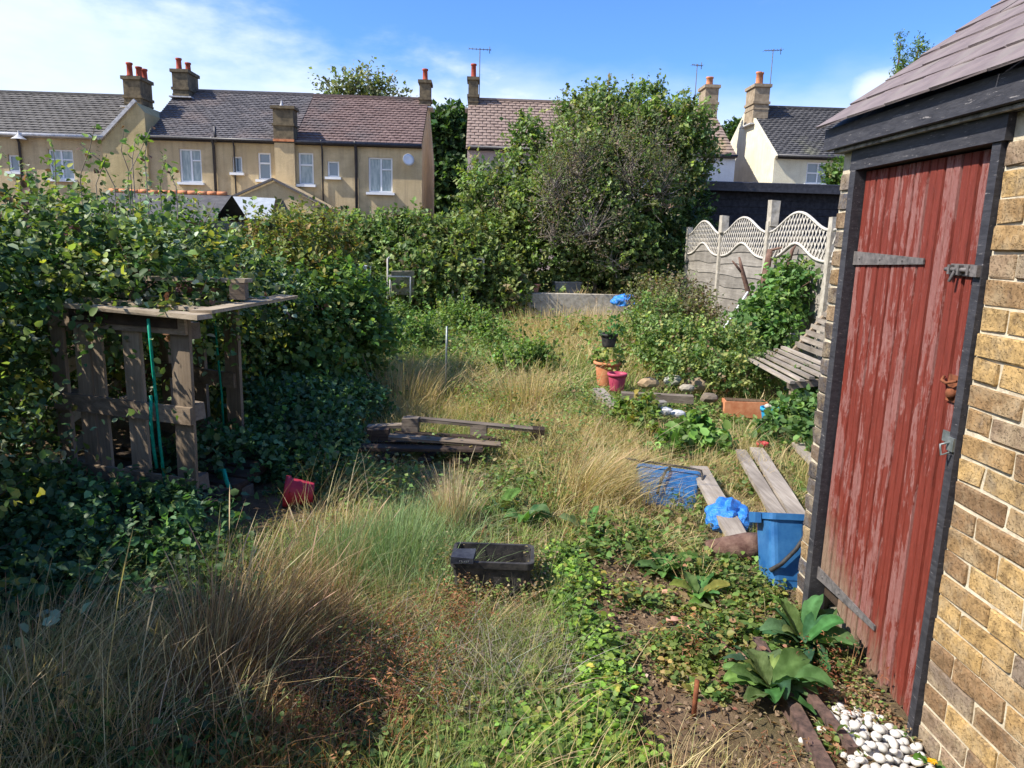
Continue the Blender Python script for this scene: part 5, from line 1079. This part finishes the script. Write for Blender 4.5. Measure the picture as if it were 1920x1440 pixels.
# ------------------------------------------------------------ ground cover
def scatter(n, x0, x1, y0, y1): return rng.uniform(x0, x1, n), rng.uniform(y0, y1, n)
PATCH = [ # px, py, radius x (m), radius y (m), kind, weight
 (800, 740, .7, 1.0, 'straw', 3), (990, 760, .4, 1.0, 'straw', 4), (930, 720, .5, 1.0, 'straw', 2), (700, 770, .5, 1.0, 'straw', 2), (1010, 630, 1.2, 1.8, 'straw', 14), (1090, 635, 1.0, 2.2, 'straw', 16), (1100, 640, .7, 1.2, 'straw', 6), (1150, 890, .30, .8, 'straw', 6), (1210, 970, .22, .5, 'straw', 5), (1100, 830, .4, 1.0, 'straw', 4),
 (620, 960, .35, .35, 'straw', 4), (200, 1230, .5, .45, 'straw', 2), (330, 1300, .4, .4, 'straw', 1), (300, 1360, .5, .4, 'green', 5), (380, 1150, .4, .3, 'green', 3), (120, 1300, .5, .4, 'straw', 4),
 (480, 1180, .25, .35, 'brown', 6), (420, 1380, .25, .2, 'brown', 4), (560, 1130, .25, .3, 'brown', 4), (480, 1330, .3, .3, 'brown', 3),
 (600, 1330, .25, .3, 'rust', 6), (700, 1260, .2, .3, 'rust', 5), (560, 1400, .3, .2, 'rust', 4), (1560, 1300, .12, .15, 'rust', 4), (1300, 1240, .12, .2, 'rust', 3), (870, 1180, .2, .2, 'rust', 4), (760, 1180, .2, .25, 'rust', 3),
 (740, 1010, .35, .45, 'blue', 7), (660, 1060, .3, .35, 'blue', 6), (800, 1080, .2, .3, 'blue', 5), (540, 1010, .2, .3, 'blue', 3),
 (900, 640, 1.2, 2.0, 'green', 5), (960, 670, .8, 1.2, 'green', 4), (780, 600, 1.8, 2.0, 'green', 6), (1100, 720, .4, .8, 'green', 4), (1180, 870, .2, .3, 'green', 2), (850, 580, 2.0, 2.5, 'green', 5), (1080, 780, .3, .4, 'green', 3), (1080, 680, .5, 1.2, 'green', 3),
 (1190, 1090, .18, .16, 'soil', 30), (1130, 1080, .14, .14, 'soil', 30), (1220, 1190, .22, .16, 'soil', 40), (1230, 1300, .18, .22, 'soil', 40), (1370, 1350, .20, .20, 'soil', 40), (1150, 1160, .08, .12, 'soil', 14), (1290, 1400, .16, .14, 'soil', 20), (1220, 1400, .12, .15, 'soil', 20), (1650, 1400, .3, .22, 'soil', 80), (1500, 1330, .14, .18, 'soil', 50), (1350, 1200, .2, .16, 'soil', 16), (1450, 1180, .2, .16, 'soil', 20),
 (1250, 720, .9, .8, 'soil', 4), (1300, 800, .5, .5, 'soil', 3), (1220, 845, .2, .2, 'soil', 4), (300, 1130, .5, .25, 'soil', 3), (430, 870, .6, .8, 'soil', 20),(960, 1350, .03, .15, 'soil', 6),
 (1350, 900, .6, .7, 'straw', 3), (1450, 900, .5, .5, 'straw', 3), (880, 1290, .3, .3, 'green', 4), (980, 1240, .2, .25, 'pale', 2), (840, 920, .25, .25, 'pale', 4), (120, 1180, .4, .25, 'soil', 10), (260, 1180, .3, .2, 'soil', 8), (1400, 1430, .2, .1, 'straw', 4), (1300, 1440, .2, .08, 'straw', 4),
]
KINDS = ['straw', 'green', 'brown', 'rust', 'blue', 'pale', 'soil']
PW = [(G(p[0], p[1]), p[2], p[3], KINDS.index(p[4]), p[5]) for p in PATCH]
def kinds(x, y):
    W = np.zeros((len(x), len(KINDS))); W[:, 0] = .30; W[:, 1] = 1.15; W[:, 3] = .12; W[:, 6] = .25*(y < 4)
    for c, rx, ry, k, w in PW: W[:, k] += w*np.exp(-((x-c.x)/rx)**2-((y-c.y)/ry)**2)
    pn = np.stack([x, y, 0*x], 1)
    for k in range(len(KINDS)): W[:, k] *= np.exp(.9*snoise(pn, 2.2, k*3+1))
    W = W**1.7; W /= W.sum(1, keepdims=True); c = W.cumsum(1); return (rng.uniform(0, 1, (len(x), 1)) > c).sum(1).clip(0, len(KINDS)-1)
HK = np.array([.30, .20, .36, .22, .28, .20, .05]); 
CK = {0: [(3, (.46, .35, .17), 0), (3, (.54, .43, .23), 0), (1, (.34, .24, .12), 0), (.7, (.19, .20, .07), 0)], 1: [(3, (.10, .155, .04), 0), (2, (.15, .20, .055), 0), (1, (.22, .24, .08), 0), (.8, (.38, .32, .15), 0)], 2: [(3, (.25, .155, .085), 0), (2, (.34, .24, .14), 0), (1, (.15, .09, .05), 0)],
      3: [(3, (.30, .13, .055), 0), (2, (.36, .19, .09), 0), (1.5, (.12, .15, .04), 0)], 4: [(3, (.13, .19, .08), 0), (2, (.18, .25, .12), 0), (1, (.10, .14, .06), 0), (.5, (.4, .34, .2), 0)], 5: [(3, (.42, .37, .27), 0), (2, (.30, .26, .18), 0), (1, (.15, .19, .06), 0)], 6: [(1, (.3, .22, .12), 0)]}
# keep the herbage short in front of these, so they show as they do in the photograph
LOW = [(1280, 1130, .35, .28, .45), (1250, 1330, .32, .35, .4), (1450, 1180, .25, .3, .3), (1450, 1400, .3, .2, .3), (850, 1330, .5, .35, .6), (950, 1130, .2, .2, .6), (1000, 1000, .3, .3, .5), (860, 930, .5, .3, .5), (1240, 990, .30, .30, .35), (1345, 1030, .2, .25, .3), (1465, 1140, .15, .15, .2), (925, 1140, .22, .12, .4), (840, 880, .6, .35, .35), (1190, 775, .4, .4, .4), (1140, 740, .15, .4, .4), (560, 970, .15, .2, .45), (1430, 960, .5, .6, .3), (1440, 800, .4, .5, .4), (380, 980, 1.0, .4, .3), (1330, 1330, .25, .3, .35), (1640, 1400, .3, .4, .2), (1420, 740, .7, .8, .5), (1170, 590, .5, .8, .5), (838, 770, .12, .3, .6), (612, 760, .2, .3, .5)]
LW = [(G(p[0], p[1]), p[2], p[3], p[4]) for p in LOW]
def hscale(x, y):
    s = np.ones(len(x))
    for c, rx, ry, v in LW: s *= 1-(1-v)*np.exp(-((x-c.x)/rx)**2-((y-c.y)/ry)**2)
    return s
def in_shed(x, y): return (x > SX-.01) & (y < 3.03)
def in_bin(x, y): return (x > -2.6) & (x < -1.4) & (y > 3.8) & (y < 5.3)
def tufts(name, n_t, per, x0, x1, y0, y1, spread, width, seg, label, hs=1.0, wind=(.10, .02)):
    tx, ty = scatter(n_t, x0, x1, y0, y1); ok = ~in_shed(tx, ty) & ~in_bin(tx, ty) & ~((tx > 4.0) & (ty > 6)); tx, ty = tx[ok], ty[ok]; k = kinds(tx, ty); keep = (k != 6) | (rng.uniform(0, 1, len(k)) < .06); tx, ty, k = tx[keep], ty[keep], k[keep]
    th = HK[k]*hscale(tx, ty)*rng.uniform(.7, 1.25, len(tx))*hs; n = len(tx)*per
    idx = np.repeat(np.arange(len(tx)), per); off = rng.normal(0, spread, (n, 2)); x = tx[idx]+off[:, 0]; y = ty[idx]+off[:, 1]; ok = ~in_shed(x, y); 
    h = th[idx]*rng.uniform(.35, 1.15, n); tl = rng.normal(0, .22, (len(tx), 2))
    lean = (tl[idx]+off/spread*.16+rng.normal(0, .16, (n, 2))+np.array(wind))*h[:, None]*1.6
    base = np.zeros((len(tx), 3))
    for kk in range(7):
        m = k == kk
        if m.any(): base[m] = palette(m.sum(), CK[kk])
    per_c = np.zeros((n, 3))
    for kk in range(7):
        m = k[idx] == kk
        if m.any(): per_c[m] = palette(m.sum(), CK[kk])
    cols = base[idx]*.45+per_c*.55
    root = np.stack([x, y, ground_z(x, y)-.01], 1); w = width*rng.uniform(.6, 1.3, n)
    o = blade_mesh(name, root[ok], h[ok], lean[ok], w[ok], cols[ok], seg=seg, tipfac=1.15); return stuff(o, label, 'grass')
tufts('foreground_grass', 3300, 15, -2.4, 1.45, 1.35, 3.3, .028, .0032, 3, 'tangled dry and green grass filling the foreground', .9)
tufts('middle_grass', 6500, 14, -2.6, 3.0, 3.3, 7.0, .04, .0050, 3, 'long straw and green grass around the broken pallet', .8)
tufts('far_grass', 9000, 10, -4.5, 4.2, 7.0, 14.2, .07, .010, 2, 'bleached straw and green grass in the far half of the garden', 1.15)
tufts('rough_grass', 2500, 8, -9, 9, 14.2, 27, .10, .02, 2, 'rough green grass beyond the raised end of the garden', 1.0)

# tussocks and tall stalks one can tell apart
def tussock(label, px, py, n, h, spread, lean, cols, width=.003, head=None, z=0):
    c = G(px, py, z); t = thing('grass_tussock', label, 'grass', c); r = rng
    off = r.normal(0, spread, (n, 2)); root = np.stack([c.x+off[:, 0], c.y+off[:, 1], np.zeros(n)], 1); hh = h*r.uniform(.5, 1.1, n)
    ln = (off/spread*.22+r.normal(0, .12, (n, 2))+np.array(lean))*hh[:, None]
    blade_mesh('blades', root, hh, ln, width*r.uniform(.6, 1.3, n), palette(n, cols), BLADE, t, seg=4)['kind'] = 'stuff'
    if head:
        m = max(10, n//14); j = r.choice(n, m, replace=False); blade_mesh('seed_stalks', root[j], hh[j]*1.25+.03, ln[j]*1.3, np.full(m, .0028), palette(m, [(1, (.50, .40, .25), 0), (1, (.40, .29, .18), 0)]), BLADE, t, head=1.5)['kind'] = 'stuff'
ST = CK[0]; BR = CK[2]; PL = [(3, (.52, .42, .27), 0), (2, (.60, .50, .34), 0), (1, (.4, .28, .17), 0)]
tussock('big brown straw tussock leaning right in the left foreground', 430, 1290, 900, .50, .075, (.20, .1), BR+[(3, (.44, .33, .2), 0)], .0034, 8)
tussock('second brown tussock just right of the biggest one', 560, 1230, 300, .36, .07, (.12, .1), BR, .003, 4)
tussock('fine yellow straw tussock arching at the bottom left corner', 160, 1400, 340, .30, .11, (.2, .0), ST, .0026, 4)
tussock('dim straw tussock in the shade of the thicket', 120, 1260, 600, .30, .14, (.30, .05), ST, .003, 3)
tussock('pale upright straw tuft behind the black trough', 845, 985, 420, .33, .055, (-.05, .1), PL, .0035, 4)
tussock('blue-green wispy grass clump left of the black trough', 745, 1060, 900, .36, .11, (.05, .1), CK[4], .0026)
tussock('blue-green grass clump near the tipped red pot', 640, 1075, 600, .30, .11, (.08, .05), CK[4], .0026, 3)
tussock('bleached straw swathe sweeping down to the lying blue caddy', 1120, 935, 900, .42, .13, (.55, -.35), ST[:2]+PL[:1], .0032, 3)
tussock('bleached straw tuft left of the metal rod', 760, 760, 600, .42, .20, (.1, .0), ST[:2], .005, 3)
tussock('golden straw tuft at the foot of the low concrete wall', 1060, 630, 900, .55, .6, (.1, 0), ST[:2], .010, 3)
tussock('bleached straw tuft left of the small blue bag', 1130, 628, 500, .55, .3, (.1, 0), PL, .010, 3)
tussock('golden straw tuft right of the metal rod', 985, 770, 600, .45, .16, (-.05, 0), ST[:2], .005, 3)
def stalks():
    L = [(200, 1440, 255, 1010, 1.0), (255, 1440, 292, 1130, 1.0), (15, 1440, 5, 1290, 1), (75, 1440, 40, 1190, .9), (60, 1440, 85, 1130, 1.0), (310, 1440, 440, 1260, 1), (235, 1430, 290, 1330, .9), (140, 1440, 118, 1180, .9), (330, 1440, 470, 1310, 1), (420, 1300, 330, 1090, 1), (440, 1260, 350, 990, 1), (500, 1250, 545, 960, 1), (520, 1250, 640, 920, 1.1), (480, 1280, 450, 1020, 1), (180, 1330, 165, 1180, 1), (265, 1440, 300, 1170, 1), (560, 1250, 600, 1060, 1)]
    P = []; H = []; LN = []
    for x0, y0, x1, y1, s in L:
        a = G(x0, y0); b = atY(x1, y1, a.y+.08); P.append((a.x, a.y, 0)); H.append(max(.1, b.z)*1.08); LN.append((b.x-a.x, b.y-a.y))
    n = len(P); o = blade_mesh('seeding_grass_stalks', np.array(P), np.array(H), np.array(LN), np.full(n, .0038), palette(n, [(1, (.42, .32, .18), 0)]), head=1.15, bend=.05); stuff(o, 'tall seeding grass stalks rising in the left foreground', 'grass')
stalks()

def weeds(name, label, spots, n, per, h, size, stops, fine=False, cat='weeds', wide=1.0):
    P = []
    w = np.array([s[2]*s[3] for s in spots], float); k = rng.choice(len(spots), n, p=w/w.sum()); c = [G(s[0], s[1]) for s in spots]
    cx = np.array([q.x for q in c])[k]; cyy = np.array([q.y for q in c])[k]; rx = np.array([s[2] for s in spots])[k]; ry = np.array([s[3] for s in spots])[k]
    x = cx+rng.normal(0, .6, n)*rx; y = cyy+rng.normal(0, .6, n)*ry; ok = ~in_shed(x, y); x, y = x[ok], y[ok]; n = len(x)
    hh = h*rng.uniform(.3, 1.2, n)*hscale(x, y)**.6; z0 = ground_z(x, y); t = (np.arange(per)+1)/per
    D = unit(np.stack([rng.normal(0, .35, n), rng.normal(0, .35, n), np.ones(n)], 1)); q = np.stack([x, y, z0], 1)[:, None, :]+D[:, None, :]*(hh[:, None]*t)[:, :, None]
    q = q.reshape(-1, 3); ld = unit(rng.normal(0, 1, q.shape)*np.array([1, 1, .35])); nn = unit(np.array([0, 0, 1.0])+rng.normal(0, .4, q.shape)); q = q+ld*size*.3
    C = np.repeat(palette(n, stops), per, 0)*(1+rng.normal(0, .15, (len(q), 1))); return stuff(leaf_mesh(name, q, ld, nn, size*rng.uniform(.5, 1.3, len(q)), C, fine=fine, wide=wide), label, cat)
BRIGHT = [(3, (.13, .22, .035), 0), (3, (.19, .28, .045), 0), (1.5, (.08, .14, .03), 0), (.4, (.35, .33, .06), 0)]
weeds('bright_ground_ivy', 'bright lime green creeping weed running down beside the soil path', [(1080, 1100, .10, .12), (1050, 1060, .09, .12), (1100, 1200, .09, .14), (1130, 1290, .09, .12), (1140, 1370, .08, .12), (1110, 1430, .12, .08), (1060, 1140, .07, .1), (1060, 1390, .14, .1), (1040, 1440, .16, .08)], 2100, 6, .09, .026, BRIGHT+GREEN[1:2], True)
weeds('low_weeds', 'low mixed green weeds at the bottom of the picture', [(820, 1400, .3, .15), (950, 1420, .2, .15), (700, 1440, .3, .1), (1000, 1300, .1, .15), (930, 1350, .15, .2), (560, 1440, .3, .06), (1180, 1240, .05, .12), (1230, 1220, .08, .08), (1310, 1190, .10, .10), (1400, 1170, .12, .10), (1440, 1120, .08, .1), (1250, 1140, .12, .06), (1370, 1110, .15, .12), (1560, 1250, .08, .1), (1480, 1200, .08, .1)], 1500, 5, .085, .022, GREEN[1:]+[(1, (.26, .22, .08), 0)], True)
weeds('middle_weeds', 'leafy weeds between the planks, pots and pallet', [(1280, 880, .3, .4), (1200, 860, .2, .3), (1100, 860, .4, .6), (1250, 1000, .3, .3), (1180, 1040, .2, .2), (1400, 900, .4, .4), (1350, 780, .7, .6), (1250, 790, .5, .5), (1450, 860, .3, .3), (950, 900, .3, .3), (1040, 900, .3, .4), (1100, 1030, .2, .2), (980, 940, .3, .2), (1300, 960, .2, .2)], 2600, 5, .13, .035, GREEN[1:]+[(.7, (.28, .22, .10), 0)], True)
weeds('meadow_weeds', 'green weedy growth mixed through the straw at centre', [(930, 760, .35, .6), (700, 750, .4, .5), (1060, 760, .3, .7), (860, 700, .5, .7), (1120, 800, .2, .4), (620, 900, .3, .3), (720, 930, .3, .3), (1000, 830, .3, .3), (870, 860, .3, .2)], 3000, 6, .24, .035, [(3, (.10, .155, .045), 0), (2, (.14, .20, .055), 0), (1, (.22, .21, .08), 0), (.7, (.30, .22, .10), 0)])
weeds('far_weeds', 'sprawling green bramble and weeds in the middle distance', [(760, 600, 1.5, 2.0), (720, 640, .8, 1.2), (850, 620, 1.4, 2.0), (900, 660, .8, 1.2), (820, 570, 2.5, 2.5), (1160, 640, .6, 1.4), (1080, 640, .5, 1.4), (700, 700, .5, .8), (1200, 700, .6, .6)], 5200, 5, .38, .075, [(3, (.10, .155, .045), 0), (2, (.14, .20, .055), 0), (1, (.07, .11, .035), 0), (.8, (.22, .23, .08), 0)])
weeds('rusty_dock', 'rust brown seeding dock stems in the foreground', [(620, 1330, .25, .2), (560, 1400, .25, .1), (700, 1250, .2, .2), (780, 1300, .15, .2), (860, 1170, .15, .15), (1550, 1290, .10, .12), (1310, 1230, .08, .12), (1500, 1430, .12, .05), (1060, 890, .1, .15)], 1000, 9, .22, .020, [(3, (.27, .11, .05), 0), (2, (.36, .18, .09), 0), (1, (.17, .08, .045), 0), (1.5, (.12, .16, .05), 0)], wide=.4)
weeds('path_side_weeds', 'leafy green weeds crowding the soil path up to the shed', [(1330, 1080, .16, .12), (1420, 1120, .14, .10), (1400, 1190, .12, .1), (1480, 1240, .08, .1), (1300, 1230, .08, .14), (1200, 1140, .1, .05), (1500, 1170, .08, .1), (1180, 1010, .2, .2), (1330, 1300, .05, .06), (1560, 1400, .04, .06)], 1100, 6, .12, .030, GREEN[1:]+[(1, (.24, .24, .07), 0), (.5, (.26, .15, .08), 0)], True)
weeds('yellowing_weeds', 'small yellowing weeds along the soil path', [(1230, 1120, .14, .06), (1340, 1170, .12, .10), (1430, 1130, .10, .08), (1280, 1260, .08, .10), (1390, 1130, .1, .1), (1170, 1110, .06, .06), (1250, 1220, .08, .08)], 500, 5, .06, .024, [(3, (.28, .26, .07), 0), (2, (.34, .25, .10), 0), (2, (.17, .21, .05), 0)], True)
weeds('shade_weeds', 'dark green soft weeds under the straw at the left', [(300, 1400, .3, .12), (430, 1420, .2, .1), (200, 1200, .4, .25), (380, 1180, .3, .2), (100, 1400, .2, .15), (330, 1080, .4, .2)], 1500, 6, .16, .03, DKGREEN+GREEN[:2], True)
weeds('wall_foot_weeds', 'dry brown and green weeds along the foot of the red door', [(1590, 1250, .05, .12), (1640, 1300, .06, .12), (1560, 1210, .06, .08), (1600, 1330, .06, .1), (1690, 1360, .05, .08), (1540, 1160, .05, .06)], 420, 6, .09, .018, [(3, (.30, .20, .11), 0), (2, (.13, .18, .05), 0), (1, (.40, .30, .17), 0)])
weeds('trough_weeds', 'brown and green weeds growing up round the black trough', [(870, 1130, .08, .05), (930, 1130, .08, .05), (990, 1125, .06, .05), (840, 1090, .05, .06), (1010, 1080, .04, .08)], 420, 7, .20, .017, [(3, (.26, .19, .09), 0), (2, (.13, .18, .05), 0), (1, (.42, .33, .2), 0)])
def wisps(name, label, spots, n, h, width, stops, lean=.55, wind=(0, 0)):
    w = np.array([q[2]*q[3] for q in spots]); k = rng.choice(len(spots), n, p=w/w.sum()); c = [G(q[0], q[1]) for q in spots]
    x = np.array([q.x for q in c])[k]+rng.normal(0, .6, n)*np.array([q[2] for q in spots])[k]; y = np.array([q.y for q in c])[k]+rng.normal(0, .6, n)*np.array([q[3] for q in spots])[k]
    ok = ~in_shed(x, y); x, y = x[ok], y[ok]; n = len(x); hh = h*rng.uniform(.3, 1.2, n); ln = (rng.normal(0, lean, (n, 2))+np.array(wind))*hh[:, None]
    return stuff(blade_mesh(name, np.stack([x, y, ground_z(x, y)], 1), hh, ln, width*rng.uniform(.6, 1.3, n), palette(n, stops), seg=4), label, 'dry stems')
wisps('dead_stems', 'grey tangled dead stems at bottom centre', [(960, 1220, .22, .3), (900, 1300, .3, .3), (1020, 1250, .10, .2), (700, 1250, .4, .3)], 1300, .18, .002, [(3, (.40, .36, .30), 0), (2, (.26, .23, .17), 0)], .9)
wisps('arching_straw', 'long pale arching straws over the left foreground', [(160, 1420, .3, .12), (300, 1400, .25, .15), (80, 1330, .3, .2), (420, 1400, .2, .12), (250, 1290, .3, .2), (500, 1180, .2, .2), (620, 1000, .2, .15)], 700, .46, .003, [(3, (.66, .54, .33), 0), (2, (.42, .31, .17), 0)], .35, (.35, .1))
wisps('flattened_straw', 'flattened dry straw thatch lying through the grass', [(700, 1150, .8, .9), (1000, 900, 1.0, 1.0), (300, 1300, .6, .5), (1400, 960, .5, .8), (900, 760, 1.5, 1.5)], 9000, .13, .0035, [(3, (.42, .34, .19), 0), (2, (.30, .22, .12), 0)], 1.6)
def litter():
    n = 9000; x = rng.uniform(-1.2, 1.5, n); y = rng.uniform(1.5, 4.2, n); ok = ~in_shed(x, y); x, y = x[ok], y[ok]; n = len(x)
    P = np.stack([x, y, ground_z(x, y)+.012+.02*rng.uniform(0, 1, n)], 1); D = unit(rng.normal(0, 1, (n, 3))*np.array([1, 1, .2])); N = unit(np.array([0, 0, 1.])+rng.normal(0, .35, (n, 3)))
    k = n*2//3; C = palette(n, [(3, (.36, .27, .16), 0), (2, (.20, .13, .08), 0), (1, (.48, .40, .27), 0), (1, (.30, .15, .08), 0)])
    stuff(leaf_mesh('dry_straw_litter', P[:k], D[:k], N[:k], rng.uniform(.015, .06, k), C[:k], wide=.12), 'scattered bits of straw on the bare soil', 'litter')
    stuff(leaf_mesh('dead_leaf_litter', P[k:], D[k:], N[k:], rng.uniform(.008, .024, n-k), C[k:], wide=.9), 'crumbled dead leaves on the bare soil', 'litter')
    m = MB()
    for _ in range(1500):
        a, b = random.uniform(.3, 1.44), random.uniform(1.7, 3.6); q = random.uniform(.003, .013)
        m.box((a, b, float(ground_z(a, b))+.012), (q*1.4, q, q*.8), (random.uniform(0, 3), random.uniform(0, 3), random.uniform(0, 3)), q*.25)
    stuff(m.build('soil_crumbs', m_noise('clod', (.14, .095, .06), (.26, .19, .125), 20, .95)), 'small clods and crumbs of earth on the path', 'soil')
litter()
print('tris', sum(len(o.data.polygons) for o in scene.objects if o.type == 'MESH'))
